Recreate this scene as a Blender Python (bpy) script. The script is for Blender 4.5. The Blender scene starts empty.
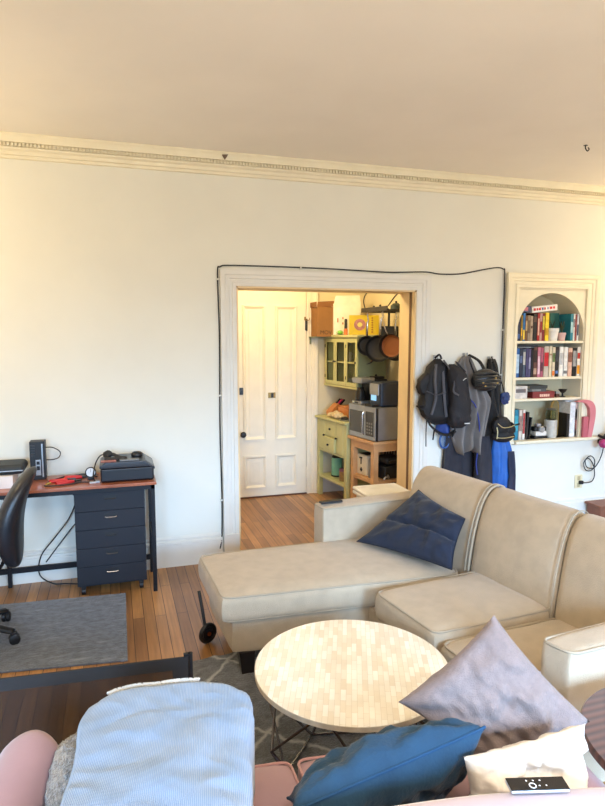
import bpy, bmesh, math, random
from math import sin, cos, pi, radians, sqrt, atan2
from mathutils import Vector, Matrix, noise
random.seed(7)
SC = bpy.context.scene
COL = SC.collection
H = 1.62          # eye height
W = 4.203         # back wall plane
CEIL = 2.825

# ------------------------------------------------------------------ materials
def lin(c):
    return tuple(((v/255)/12.92 if v/255 <= .04045 else ((v/255+.055)/1.055)**2.4) for v in c)
MATS = {}
def mat(name, c, rough=.6, metal=0, var=.08, scale=8, bump=0, bscale=60, sheen=0, emit=None, coat=0, spec=.5, c2=None, trans=0, detail=4):
    """procedural material: noise-varied colour + optional noise bump"""
    if name in MATS: return MATS[name]
    m = bpy.data.materials.new(name); m.use_nodes = True
    nt = m.node_tree; N = nt.nodes; L = nt.links; b = N['Principled BSDF']
    c = lin(c)
    tc = N.new('ShaderNodeTexCoord')
    nz = N.new('ShaderNodeTexNoise'); nz.inputs['Scale'].default_value = scale; nz.inputs['Detail'].default_value = detail
    L.new(tc.outputs['Object'], nz.inputs['Vector'])
    mx = N.new('ShaderNodeMix'); mx.data_type = 'RGBA'
    if c2: ca, cb = c, lin(c2)
    else: ca, cb = tuple(v*(1-var) for v in c), tuple(min(1, v*(1+var)) for v in c)
    mx.inputs[6].default_value = (*ca, 1); mx.inputs[7].default_value = (*cb, 1)
    mr = N.new('ShaderNodeMapRange'); mr.inputs[1].default_value = .35; mr.inputs[2].default_value = .65
    L.new(nz.outputs['Fac'], mr.inputs[0]); L.new(mr.outputs[0], mx.inputs[0])
    L.new(mx.outputs[2], b.inputs['Base Color'])
    b.inputs['Roughness'].default_value = rough; b.inputs['Metallic'].default_value = metal
    b.inputs['Specular IOR Level'].default_value = spec
    b.inputs['Coat Weight'].default_value = coat
    b.inputs['Transmission Weight'].default_value = trans
    if sheen: b.inputs['Sheen Weight'].default_value = sheen; b.inputs['Sheen Roughness'].default_value = .4
    if bump:
        n2 = N.new('ShaderNodeTexNoise'); n2.inputs['Scale'].default_value = bscale; n2.inputs['Detail'].default_value = 6
        L.new(tc.outputs['Object'], n2.inputs['Vector'])
        bp = N.new('ShaderNodeBump'); bp.inputs['Strength'].default_value = bump; bp.inputs['Distance'].default_value = .01
        L.new(n2.outputs['Fac'], bp.inputs['Height']); L.new(bp.outputs[0], b.inputs['Normal'])
    if emit:
        b.inputs['Emission Color'].default_value = (*lin(emit[0]), 1); b.inputs['Emission Strength'].default_value = emit[1]
    MATS[name] = m; return m
def brick_mat(name, c1, c2, cm, bw, rh, ms, rot, rough, grain=None, bump=.2, offset=.5, bias=0, blotch=.25, coat=0):
    m = bpy.data.materials.new(name); m.use_nodes = True
    nt = m.node_tree; N = nt.nodes; L = nt.links; b = N['Principled BSDF']
    tc = N.new('ShaderNodeTexCoord'); mp = N.new('ShaderNodeMapping'); mp.inputs['Rotation'].default_value = (0, 0, rot)
    L.new(tc.outputs['Object'], mp.inputs['Vector'])
    br = N.new('ShaderNodeTexBrick'); br.inputs['Scale'].default_value = 1
    br.inputs['Brick Width'].default_value = bw; br.inputs['Row Height'].default_value = rh
    br.inputs['Mortar Size'].default_value = ms; br.inputs['Mortar Smooth'].default_value = .3; br.offset = offset; br.inputs['Bias'].default_value = bias
    br.offset_frequency = 2
    br.inputs['Color1'].default_value = (*lin(c1), 1); br.inputs['Color2'].default_value = (*lin(c2), 1); br.inputs['Mortar'].default_value = (*lin(cm), 1)
    L.new(mp.outputs[0], br.inputs['Vector'])
    nz = N.new('ShaderNodeTexNoise'); nz.inputs['Scale'].default_value = 1.0; nz.inputs['Detail'].default_value = 8
    m2 = N.new('ShaderNodeMapping'); m2.inputs['Scale'].default_value = grain or (3, 60, 3)
    L.new(mp.outputs[0], m2.inputs['Vector']); L.new(m2.outputs[0], nz.inputs['Vector'])
    n3 = N.new('ShaderNodeTexNoise'); n3.inputs['Scale'].default_value = 2.2; n3.inputs['Detail'].default_value = 5
    L.new(tc.outputs['Object'], n3.inputs['Vector'])
    ad = N.new('ShaderNodeMath'); ad.operation = 'ADD'; L.new(nz.outputs['Fac'], ad.inputs[0]); L.new(n3.outputs['Fac'], ad.inputs[1])
    mr = N.new('ShaderNodeMapRange'); mr.inputs[1].default_value = .7; mr.inputs[2].default_value = 1.3; mr.inputs[3].default_value = 1-blotch; mr.inputs[4].default_value = 1+blotch
    L.new(ad.outputs[0], mr.inputs[0])
    ml = N.new('ShaderNodeVectorMath'); ml.operation = 'SCALE'
    L.new(br.outputs['Color'], ml.inputs[0]); L.new(mr.outputs[0], ml.inputs['Scale']); L.new(ml.outputs[0], b.inputs['Base Color'])
    b.inputs['Roughness'].default_value = rough; b.inputs['Coat Weight'].default_value = coat; b.inputs['Coat Roughness'].default_value = .3
    bp = N.new('ShaderNodeBump'); bp.inputs['Strength'].default_value = bump; bp.inputs['Distance'].default_value = .004; bp.invert = True
    L.new(br.outputs['Fac'], bp.inputs['Height']); L.new(bp.outputs[0], b.inputs['Normal'])
    return m
def line_mat(name, c, cl, scale, rough=.95, kind='rug'):
    m = mat(name, c, rough, var=.22, scale=30, bump=.9, bscale=120, sheen=.3)
    nt = m.node_tree; N = nt.nodes; L = nt.links; b = N['Principled BSDF']
    src = b.inputs['Base Color'].links[0].from_socket
    tc = N.new('ShaderNodeTexCoord')
    if kind == 'rug':     # pale wandering lattice lines
        mp = N.new('ShaderNodeMapping'); mp.inputs['Rotation'].default_value = (0, 0, .7); L.new(tc.outputs['Object'], mp.inputs[0])
        br = N.new('ShaderNodeTexBrick'); br.inputs['Scale'].default_value = scale; br.inputs['Mortar Size'].default_value = .016; br.inputs['Mortar Smooth'].default_value = 1
        br.inputs['Brick Width'].default_value = .42; br.inputs['Row Height'].default_value = .42; br.offset = 0
        nz = N.new('ShaderNodeTexNoise'); nz.inputs['Scale'].default_value = 14
        L.new(tc.outputs['Object'], nz.inputs[0])
        vm = N.new('ShaderNodeVectorMath'); vm.operation = 'MULTIPLY_ADD'; vm.inputs[1].default_value = (.05, .05, .05)
        L.new(nz.outputs['Color'], vm.inputs[0]); L.new(mp.outputs[0], vm.inputs[2]); L.new(vm.outputs[0], br.inputs['Vector'])
        fac = br.outputs['Fac']
    else:                 # short slanting flecks woven through the pile
        mp = N.new('ShaderNodeMapping'); mp.inputs['Rotation'].default_value = (0, 0, -.6); mp.inputs['Scale'].default_value = (6, 38, 1); L.new(tc.outputs['Object'], mp.inputs[0])
        nz = N.new('ShaderNodeTexNoise'); nz.inputs['Scale'].default_value = scale; nz.inputs['Detail'].default_value = 3; L.new(mp.outputs[0], nz.inputs[0])
        mr = N.new('ShaderNodeMapRange'); mr.inputs[1].default_value = .58; mr.inputs[2].default_value = .7; L.new(nz.outputs['Fac'], mr.inputs[0]); fac = mr.outputs[0]
    mx = N.new('ShaderNodeMix'); mx.data_type = 'RGBA'; mx.inputs[7].default_value = (*lin(cl), 1)
    ml = N.new('ShaderNodeMath'); ml.operation = 'MULTIPLY'; ml.inputs[1].default_value = .75 if kind == 'rug' else .45
    L.new(fac, ml.inputs[0]); L.new(ml.outputs[0], mx.inputs[0]); L.new(src, mx.inputs[6]); L.new(mx.outputs[2], b.inputs['Base Color'])
    return m
def stripe_mat(name, c1, c2, scale, rough=.9, direction='X', bump=.4):
    m = bpy.data.materials.new(name); m.use_nodes = True
    nt = m.node_tree; N = nt.nodes; L = nt.links; b = N['Principled BSDF']
    tc = N.new('ShaderNodeTexCoord'); wv = N.new('ShaderNodeTexWave'); wv.bands_direction = direction
    wv.inputs['Scale'].default_value = scale; wv.inputs['Distortion'].default_value = .3; wv.inputs['Detail'].default_value = 1
    L.new(tc.outputs['Object'], wv.inputs[0])
    nz = N.new('ShaderNodeTexNoise'); nz.inputs['Scale'].default_value = 9; L.new(tc.outputs['Object'], nz.inputs[0])
    ma = N.new('ShaderNodeMath'); ma.operation = 'MULTIPLY'; L.new(wv.outputs['Fac'], ma.inputs[0]); L.new(nz.outputs['Fac'], ma.inputs[1])
    mr = N.new('ShaderNodeMapRange'); mr.inputs[2].default_value = .6; L.new(ma.outputs[0], mr.inputs[0])
    mx = N.new('ShaderNodeMix'); mx.data_type = 'RGBA'; mx.inputs[6].default_value = (*lin(c1), 1); mx.inputs[7].default_value = (*lin(c2), 1)
    L.new(mr.outputs[0], mx.inputs[0]); L.new(mx.outputs[2], b.inputs['Base Color'])
    b.inputs['Roughness'].default_value = rough; b.inputs['Sheen Weight'].default_value = .3
    bp = N.new('ShaderNodeBump'); bp.inputs['Strength'].default_value = bump; bp.inputs['Distance'].default_value = .003
    L.new(wv.outputs['Fac'], bp.inputs['Height']); L.new(bp.outputs[0], b.inputs['Normal'])
    MATS[name] = m; return m
def mesh_mat(name, c, alpha):
    m = bpy.data.materials.new(name); m.use_nodes = True
    nt = m.node_tree; N = nt.nodes; L = nt.links; b = N['Principled BSDF']
    b.inputs['Base Color'].default_value = (*lin(c), 1); b.inputs['Roughness'].default_value = .8
    tc = N.new('ShaderNodeTexCoord'); nz = N.new('ShaderNodeTexNoise'); nz.inputs['Scale'].default_value = 5; L.new(tc.outputs['Object'], nz.inputs[0])
    mr = N.new('ShaderNodeMapRange'); mr.inputs[3].default_value = alpha-.05; mr.inputs[4].default_value = alpha+.05; L.new(nz.outputs['Fac'], mr.inputs[0]); L.new(mr.outputs[0], b.inputs['Alpha'])
    return m
def glass_mat(name, c=(230, 240, 235), rough=.05, ior=1.1):
    m = mat(name, c, rough, trans=1, var=.01); m.node_tree.nodes['Principled BSDF'].inputs['IOR'].default_value = ior; return m

# ------------------------------------------------------------------ mesh builder
class MB:
    def __init__(s): s.bm = bmesh.new()
    def _xf(s, vs, M):
        if M is not None: bmesh.ops.transform(s.bm, matrix=M, verts=vs)
        return s
    def box(s, x0, x1, y0, y1, z0, z1, r=0, seg=2, M=None):
        t = bmesh.new(); bmesh.ops.create_cube(t, size=1)
        for v in t.verts: v.co = Vector((x0+(v.co.x+.5)*(x1-x0), y0+(v.co.y+.5)*(y1-y0), z0+(v.co.z+.5)*(z1-z0)))
        if r: bmesh.ops.bevel(t, geom=list(t.edges), offset=min(r, abs(x1-x0)/2.1, abs(y1-y0)/2.1, abs(z1-z0)/2.1), segments=seg, profile=.5, affect='EDGES')
        return s.join(t, M)
    def join(s, t, M=None):
        if M is not None: bmesh.ops.transform(t, matrix=M, verts=t.verts)
        me = bpy.data.meshes.new('t'); t.to_mesh(me); t.free(); s.bm.from_mesh(me); bpy.data.meshes.remove(me); return s
    def prism(s, pts, axis, a, b, r=0, seg=2, M=None):
        """polygon pts (2-D) extruded along axis from a to b. axis x: pts=(y,z); y: (x,z); z: (x,y)"""
        t = bmesh.new()
        def mk(p, q):
            return {'x': (q, p[0], p[1]), 'y': (p[0], q, p[1]), 'z': (p[0], p[1], q)}[axis]
        A = [t.verts.new(mk(p, a)) for p in pts]; B = [t.verts.new(mk(p, b)) for p in pts]
        n = len(pts)
        t.faces.new(A); t.faces.new(B[::-1])
        for i in range(n): t.faces.new((A[i], B[i], B[(i+1) % n], A[(i+1) % n]))
        bmesh.ops.recalc_face_normals(t, faces=t.faces)
        if r: bmesh.ops.bevel(t, geom=[e for e in t.edges if e.calc_face_angle(0) > .6], offset=r, segments=seg, profile=.5, affect='EDGES')
        return s.join(t, M)
    def lathe(s, prof, c=(0, 0, 0), seg=24, M=None):
        t = bmesh.new(); rings = []
        for (r, z) in prof:
            rings.append([t.verts.new((c[0]+r*cos(2*pi*k/seg), c[1]+r*sin(2*pi*k/seg), c[2]+z)) for k in range(seg)] if r > 1e-6 else [t.verts.new((c[0], c[1], c[2]+z))])
        for A, B in zip(rings, rings[1:]):
            for k in range(seg):
                k2 = (k+1) % seg
                if len(A) == 1 and len(B) == 1: break
                if len(A) == 1: t.faces.new((A[0], B[k2], B[k]))
                elif len(B) == 1: t.faces.new((A[k], A[k2], B[0]))
                else: t.faces.new((A[k], A[k2], B[k2], B[k]))
        for R in (rings[0], rings[-1]):
            if len(R) > 1: t.faces.new(R)
        bmesh.ops.recalc_face_normals(t, faces=t.faces)
        return s.join(t, M)
    def tube(s, pts, r, seg=8, closed=False, taper=None, M=None, flat=1):
        t = bmesh.new(); pts = [Vector(p) for p in pts]; n = len(pts); rings = []
        up = Vector((0, 0, 1)); prev = None
        for i, p in enumerate(pts):
            if closed: d = pts[(i+1) % n]-pts[i-1]
            else: d = pts[min(i+1, n-1)]-pts[max(i-1, 0)]
            d.normalize()
            if prev is None:
                a = d.cross(up)
                if a.length < .1: a = d.cross(Vector((1, 0, 0)))
            else: a = prev-d*prev.dot(d)
            a.normalize(); prev = a; b = d.cross(a)
            rr = r*(taper[i] if taper else 1)
            rings.append([t.verts.new(p+a*rr*cos(2*pi*k/seg)+b*rr*flat*sin(2*pi*k/seg)) for k in range(seg)])
        m = n if closed else n-1
        for i in range(m):
            A, B = rings[i], rings[(i+1) % n]
            for k in range(seg): t.faces.new((A[k], A[(k+1) % seg], B[(k+1) % seg], B[k]))
        if not closed: t.faces.new(rings[0]); t.faces.new(rings[-1][::-1])
        bmesh.ops.recalc_face_normals(t, faces=t.faces)
        return s.join(t, M)
    def cyl(s, p0, p1, r, seg=16): return s.tube([p0, p1], r, seg)
    def ball(s, c, r, sub=2, n=0, seed=0, M=None):
        t = bmesh.new(); bmesh.ops.create_icosphere(t, subdivisions=sub, radius=1)
        if not hasattr(r, '__len__'): r = (r, r, r)
        for v in t.verts:
            k = 1+n*noise.noise(v.co*2.2+Vector((seed, seed*.7, 0)))
            v.co = Vector((c[0]+v.co.x*r[0]*k, c[1]+v.co.y*r[1]*k, c[2]+v.co.z*r[2]*k))
        return s.join(t, M)
    def grid(s, f, nu, nv, closeu=False):
        """surface f(u,v) -> xyz"""
        t = bmesh.new(); g = [[t.verts.new(f(i/(nu if closeu else nu-1), j/(nv-1))) for j in range(nv)] for i in range(nu)]
        for i in range(nu if closeu else nu-1):
            for j in range(nv-1):
                t.faces.new((g[i][j], g[(i+1) % nu][j], g[(i+1) % nu][j+1], g[i][j+1]))
        return s.join(t)
    def build(s, name, m, parent=None, world=False, loc=None, smooth=True, ang=42, origin=True):
        bm = s.bm
        if parent is None and loc is None:
            xs = [v.co.x for v in bm.verts]; ys = [v.co.y for v in bm.verts]; zs = [v.co.z for v in bm.verts]
            loc = ((min(xs)+max(xs))/2, (min(ys)+max(ys))/2, min(zs)) if origin else (0, 0, 0)
        if parent is None: bmesh.ops.translate(bm, vec=-Vector(loc), verts=bm.verts)
        elif world: bmesh.ops.transform(bm, matrix=WM(parent).inverted(), verts=bm.verts)
        bmesh.ops.remove_doubles(bm, verts=bm.verts, dist=1e-6)
        me = bpy.data.meshes.new(name); bm.to_mesh(me); bm.free(); s.bm = None
        if smooth:
            for p in me.polygons: p.use_smooth = True
            me.set_sharp_from_angle(angle=radians(ang))
        me.materials.append(m)
        o = bpy.data.objects.new(name, me); COL.objects.link(o)
        if smooth and ang == 42:
            wn = o.modifiers.new('wn', 'WEIGHTED_NORMAL'); wn.keep_sharp = True; wn.weight = 80
        if parent is not None: o.parent = parent
        else: o.location = loc
        return o
def WM(o):
    M = Matrix.LocRotScale(o.location, o.rotation_euler, o.scale)
    return WM(o.parent) @ M if o.parent else M
def tag(o, label=None, cat=None, group=None, kind=None):
    if label: o['label'] = label
    if cat: o['category'] = cat
    if group: o['group'] = group
    if kind: o['kind'] = kind
    return o
def thing(name, label, cat, loc=(0, 0, 0), rz=0, group=None):
    o = bpy.data.objects.new(name, None); COL.objects.link(o); o.location = loc; o.rotation_euler = (0, 0, rz); o.empty_display_size = .05
    return tag(o, label, cat, group)
def struct(name, mb, m, parent=None, **k):
    o = mb.build(name, m, parent, **k)
    if parent is None: o['kind'] = 'structure'
    return o
def copy_tree(o, parent=None):
    c = o.copy(); COL.objects.link(c); c.parent = parent
    for ch in [x for x in bpy.data.objects if x.parent == o]: copy_tree(ch, c)
    return c
def spline(pts, n=8, closed=False):
    P = [Vector(p) for p in pts]; out = []; m = len(P)
    for i in range(m if closed else m-1):
        if closed: a, b, c, d = P[i-1], P[i], P[(i+1) % m], P[(i+2) % m]
        else: a, b, c, d = P[max(i-1, 0)], P[i], P[i+1], P[min(i+2, m-1)]
        for k in range(n):
            t = k/n
            out.append(.5*((2*b)+(c-a)*t+(2*a-5*b+4*c-d)*t*t+(3*b-a-3*c+d)*t**3))
    if not closed: out.append(P[-1])
    return out
def text(s, size, depth, M, m, parent, name='lettering', world=True):
    cu = bpy.data.curves.new('txt', 'FONT'); cu.body = s; cu.size = size; cu.extrude = depth; cu.align_x = 'CENTER'
    o = bpy.data.objects.new('txt', cu); COL.objects.link(o)
    dg = bpy.context.evaluated_depsgraph_get(); me = bpy.data.meshes.new_from_object(o.evaluated_get(dg))
    bpy.data.objects.remove(o); bpy.data.curves.remove(cu)
    bm = bmesh.new(); bm.from_mesh(me); bpy.data.meshes.remove(me); bmesh.ops.transform(bm, matrix=M, verts=bm.verts)
    b = MB(); b.bm.free(); b.bm = bm
    return b.build(name, m, parent, world=world, smooth=False)

def bil(q, s, t):   # quad corners NL, NR, FR, FL
    return ((1-s)*(1-t)*q[0][0]+s*(1-t)*q[1][0]+s*t*q[2][0]+(1-s)*t*q[3][0], (1-s)*(1-t)*q[0][1]+s*(1-t)*q[1][1]+s*t*q[2][1]+(1-s)*t*q[3][1])
def slab(mb, q, z0, z1, r=.03, crown=.02, n=10, seg=4, wob=0, seed=0, bulge=0):
    """upholstered block over the footprint quad q: crowned top, rounded edges"""
    t = bmesh.new(); bmesh.ops.create_cube(t, size=1)
    bmesh.ops.subdivide_edges(t, edges=list(t.edges), cuts=n, use_grid_fill=True)
    sharp = [e for e in t.edges if e.calc_face_angle(0) > 1]
    bmesh.ops.bevel(t, geom=sharp, offset=.001, segments=1, affect='EDGES') if False else None
    cx = sum(p[0] for p in q)/4; cy = sum(p[1] for p in q)/4
    lx = (Vector(q[1])-Vector(q[0])).length; ly = (Vector(q[3])-Vector(q[0])).length; lz = z1-z0
    for v in t.verts:
        # rounded box in metric space
        h = Vector((lx/2, ly/2, lz/2)); p = Vector((v.co.x*lx, v.co.y*ly, v.co.z*lz))
        inner = Vector([max(-(h[i]-r), min(h[i]-r, p[i])) for i in range(3)])
        d = p-inner
        if d.length > 1e-6: p = inner+d.normalized()*r
        s_, t_ = p.x/lx+.5, p.y/ly+.5
        zz = p.z/lz+.5
        x, y = bil(q, s_, t_); z = z0+zz*lz
        ss = max(0, 1-(2*s_-1)**2); tt = max(0, 1-(2*t_-1)**2)
        if zz > .5: z += crown*(ss*tt)**.6*(zz-.5)*2
        if bulge:
            k = sin(pi*min(1, max(0, zz)))*bulge
            ox, oy = x-cx, y-cy; x += k*ox/max(.01, lx); y += k*oy/max(.01, ly)
        if wob:
            w = noise.noise(Vector((x*5+seed, y*5, z*5)))*wob; z += w*(1 if zz > .5 else 0); x += w*.5; y += w*.5
        v.co = (x, y, z)
    return mb.join(t)
def rim(q, z, r, k=.29, n=6, rc=None):
    """piping path round the quad, corners rounded"""
    rc = rc or r; out = []; cx = sum(p[0] for p in q)/4; cy = sum(p[1] for p in q)/4
    P = [Vector((p[0], p[1], z)) for p in q]; P = [p+(Vector((cx, cy, z))-p).normalized()*r*k for p in P]
    for i in range(4):
        a, b, c = P[i-1], P[i], P[(i+1) % 4]
        u = b+(a-b).normalized()*rc; w = b+(c-b).normalized()*rc
        for j in range(n+1):
            t = j/n; out.append(u*(1-t)**2+b*2*t*(1-t)+w*t*t)
        for j in range(1, 6): out.append(w.lerp(c+(b-c).normalized()*rc, j/6))
    return out
def pillow_mb(w, h, t, seed=0, wrinkle=.012, pinch=.09, n=26, dart=0):
    """square throw pillow in local x/y, thickness in z, corners pulled out"""
    mb = MB()
    for side in (1, -1):
        def f(u, v, side=side):
            s, q = 2*u-1, 2*v-1
            x = s*(1-pinch*(1-q*q)**1.0*abs(s)); y = q*(1-pinch*(1-s*s)*abs(q))
            k = max(0, (1-s*s)*(1-q*q))**.42
            wr = noise.noise(Vector((x*3+seed, y*3, side*2+seed)))*wrinkle*2+noise.noise(Vector((x*9+seed, y*5, side)))*wrinkle
            z = side*(t/2)*k+wr*k
            # radial gathers running out of each corner
            for (a, b) in ((1, 1), (1, -1), (-1, 1), (-1, -1)):
                dx, dy = a-s, b-q; d = sqrt(dx*dx+dy*dy)
                z += side*.006*sin(9*atan2(dy*b, dx*a+1e-6)+seed)*math.exp(-(d-.45)**2/.06)*k
            if dart: z -= side*dart*math.exp(-((s*.7+q*.7)/.05)**2)*k
            return (x*w/2, y*h/2, z)
        mb.grid(f, n, n)
    bmesh.ops.remove_doubles(mb.bm, verts=mb.bm.verts, dist=1e-5); bmesh.ops.recalc_face_normals(mb.bm, faces=mb.bm.faces)
    return mb
def pillow_rim(w, h, pinch=.09, n=14):
    out = []
    for a, b, c, d in ((-1, -1, 1, -1), (1, -1, 1, 1), (1, 1, -1, 1), (-1, 1, -1, -1)):
        for i in range(n):
            t = i/n; s, q = a+(c-a)*t, b+(d-b)*t
            out.append((s*(1-pinch*(1-q*q)*abs(s))*w/2, q*(1-pinch*(1-s*s)*abs(q))*h/2, 0))
    return out
def frame_M(o, ex, ey):
    ex = Vector(ex).normalized(); ey = Vector(ey); ey = (ey-ex*ey.dot(ex)).normalized(); ez = ex.cross(ey)
    M = Matrix((ex, ey, ez)).transposed().to_4x4(); M.translation = Vector(o); return M

# ------------------------------------------------------------------ palette
wallp = mat('wall_paint', (229, 227, 215), .75, var=.015, scale=3, bump=.06, bscale=18)
ceilp = mat('ceiling_paint', (240, 233, 222), .85, var=.02, scale=2, bump=.15, bscale=9)
trimp = mat('trim_paint', (224, 221, 212), .45, var=.02, bump=.05, bscale=25)
cream = mat('cream_paint', (236, 227, 200), .5, var=.025, bump=.05, bscale=25)
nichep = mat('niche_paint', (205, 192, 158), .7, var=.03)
doorp = mat('door_paint', (236, 226, 205), .5, var=.02, bump=.12, bscale=40)
hallp = mat('hall_paint', (226, 212, 178), .7, var=.02)
floor_m = brick_mat('oak_strip_floor', (186, 136, 82), (140, 98, 58), (34, 22, 14), 1.15, .062, .0018, radians(90), .4, blotch=.32, coat=.15, offset=.37)
beige = mat('beige_chenille', (182, 165, 141), .95, var=.06, scale=14, bump=.35, bscale=260, sheen=.25)
beige_p = mat('beige_piping', (170, 156, 134), .95, var=.05, sheen=.2)
pinkm = mat('pink_velvet', (168, 134, 138), .75, var=.06, scale=5, sheen=.45, bump=.05, bscale=90)
pink_p = mat('pink_piping', (184, 138, 134), .8, sheen=.5)
black = mat('black_plastic', (18, 18, 21), .5)
blackm = mat('black_metal', (18, 19, 26), .5, metal=.3)
navyb = mat('cabinet_black', (15, 17, 28), .6, var=.05)
chrome = mat('chrome', (200, 200, 205), .18, metal=1)
steel = mat('brushed_steel', (168, 170, 172), .38, metal=.85)
darks = mat('dark_steel', (70, 68, 66), .35, metal=.9)
brass = mat('aged_brass', (150, 120, 70), .4, metal=.8)
navy = mat('navy_cotton', (24, 34, 54), .9, var=.1, scale=20, bump=.3, bscale=160, sheen=.15)
blue = mat('blue_cotton', (26, 62, 88), .9, var=.12, scale=10, bump=.25, bscale=120, sheen=.15)
mauve = mat('mauve_linen', (140, 124, 120), .95, var=.08, scale=60, bump=.5, bscale=300, sheen=.2)
whitec = mat('white_cotton', (238, 230, 218), .9, var=.04, scale=8, bump=.2, bscale=60)
sage = mat('sage_paint', (200, 196, 138), .5, var=.04, bump=.05)
sage_d = mat('sage_dark', (118, 126, 98), .55, var=.04)  # darker, greyer sage for end panel, back panel and bracket shelf
pine = mat('pine_wood', (200, 152, 104), .5, c2=(218, 172, 124), scale=6)
cordm = mat('black_rubber', (28, 26, 28), .5)

# ================================================================== THE ROOM
XL, XR, YB = -2.4, 4.95, -2.2
TH = .235                       # thickness of the back wall
OX0, OX1, OZ = .832, 2.223, 1.958   # doorway
NX0, NX1, NZ0, NZS, NR = 3.135, 3.795, .752, 1.633, .33   # arched niche
m = MB(); m.box(XL-.3, XR+.3, YB-.3, 6.3, -.08, 0); struct('floor', m, floor_m, origin=False)
m = MB(); m.box(XL, XR, YB, W+.02, CEIL, CEIL+.08); struct('ceiling', m, ceilp, origin=False)
m = MB()
m.box(XL-.1, OX0, W, W+TH, 0, CEIL); m.box(OX0, OX1, W, W+TH, OZ, CEIL); m.box(OX1, NX0, W, W+TH, 0, CEIL)
m.box(NX0, NX1, W, W+TH, 0, NZ0); m.box(NX0, NX1, W, W+TH, NZS+NR+.02, CEIL); m.box(NX1, XR+.1, W, W+TH, 0, CEIL)
struct('wall_back', m, wallp, origin=False)
m = MB(); m.box(XL-.1, XL, YB, W, 0, CEIL); struct('wall_left', m, wallp)
m = MB(); m.box(XR, XR+.1, YB, W, 0, CEIL); struct('wall_right', m, wallp)
# rear wall with two tall windows behind the camera
WIN = [(-1.5, -.3), (.9, 2.1), (3.0, 4.2)]; WZ0, WZ1 = .45, 2.35
m = MB(); xs = [XL-.1]+[v for w in WIN for v in w]+[XR+.1]
for a, b in zip(xs[::2], xs[1::2]): m.box(a, b, YB-.12, YB, 0, CEIL)
for a, b in WIN: m.box(a, b, YB-.12, YB, 0, WZ0); m.box(a, b, YB-.12, YB, WZ1, CEIL)
struct('wall_front', m, wallp)
for i, (a, b) in enumerate(WIN):
    m = MB()
    for (x0, x1, z0, z1) in ((a-.08, a, WZ0-.08, WZ1+.08), (b, b+.08, WZ0-.08, WZ1+.08), (a, b, WZ1, WZ1+.08), (a, b, WZ0-.08, WZ0)): m.box(x0, x1, YB, YB+.025, z0, z1, .004)
    for (x0, x1, z0, z1) in ((a, a+.04, WZ0, WZ1), (b-.04, b, WZ0, WZ1), (a, b, WZ1-.04, WZ1), (a, b, WZ0, WZ0+.05), (a, b, 1.38, 1.43)): m.box(x0, x1, YB-.1, YB-.06, z0, z1, .004)
    struct('window_%d' % (i+1), m, trimp)
# cornice with a dentil course
m = MB()
prof = [(W, CEIL), (W-.085, CEIL), (W-.085, CEIL-.012), (W-.075, CEIL-.022), (W-.07, CEIL-.05), (W-.045, CEIL-.052), (W-.045, CEIL-.073), (W-.055, CEIL-.076), (W-.052, CEIL-.086), (W-.034, CEIL-.095), (W-.03, CEIL-.113), (W-.018, CEIL-.117), (W-.014, CEIL-.132), (W, CEIL-.135)]
m.prism(prof, 'x', XL, XR)
x = XL+.01
while x < XR: m.box(x, x+.012, W-.062, W-.044, CEIL-.071, CEIL-.052); x += .0215
struct('trim_1', m, cream, origin=False)
m = MB(); m.prism([(.735, CEIL-.022), (.775, CEIL-.018), (.765, CEIL-.036), (.755, CEIL-.05)], 'y', W-.088, W-.072); struct('trim_7', m, mat('bare_plaster', (120, 104, 92), .9, var=.2, scale=60))
def base(x0, x1, n, y=W, s=-1):
    p = [(y, 0), (y+s*.022, 0), (y+s*.022, .15), (y+s*.019, .157), (y+s*.026, .163), (y+s*.024, .178), (y+s*.012, .184), (y+s*.014, .2), (y+s*.004, .212), (y, .212)]
    m = MB(); m.prism(p, 'x', x0, x1); struct('baseboard_'+n, m, trimp)
base(XL, .712, 'back_left'); base(2.35, XR, 'back_right')
m = MB(); m.box(XL, XL+.02, YB, W-.03, 0, .2, .004); struct('baseboard_left', m, trimp)
m = MB(); m.box(XR-.02, XR, YB, W-.03, 0, .2, .004); struct('baseboard_right', m, trimp)
# doorway casing: moulded profile, mitred round the opening (right, top, left), with plinth blocks
def casing(x0, x1, z1, y, w, z0=0, sc=1):
    """x0,x1,z1 = inner opening edges; returns builder"""
    m = MB()
    pr = [(0, .0), (0, .018), (.012, .022), (.028, .022), (.032, .014), (.05, .014), (.055, .02), (.078, .022), (.084, .03), (.1, .034), (w, .034), (w, 0)]
    pr = [(a*w/.118 if a < w else w, b*sc) for a, b in pr]
    t = bmesh.new(); rows = []
    for (a, b) in pr:
        rows.append([t.verts.new(p) for p in ((x0-a, y-b, z0), (x0-a, y-b, z1+a), (x1+a, y-b, z1+a), (x1+a, y-b, z0))])
    for A, B in zip(rows, rows[1:]):
        for k in range(3): t.faces.new((A[k], A[k+1], B[k+1], B[k]))
    bmesh.ops.recalc_face_normals(t, faces=t.faces)
    m.join(t); return m
m = casing(OX0, OX1, OZ, W, .112); m.box(OX0-.113, OX0, W-.036, W, 0, .2, .004); m.box(OX1, OX1+.113, W-.036, W, 0, .2, .004)
struct('trim_2', m, trimp, origin=False)
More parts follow.
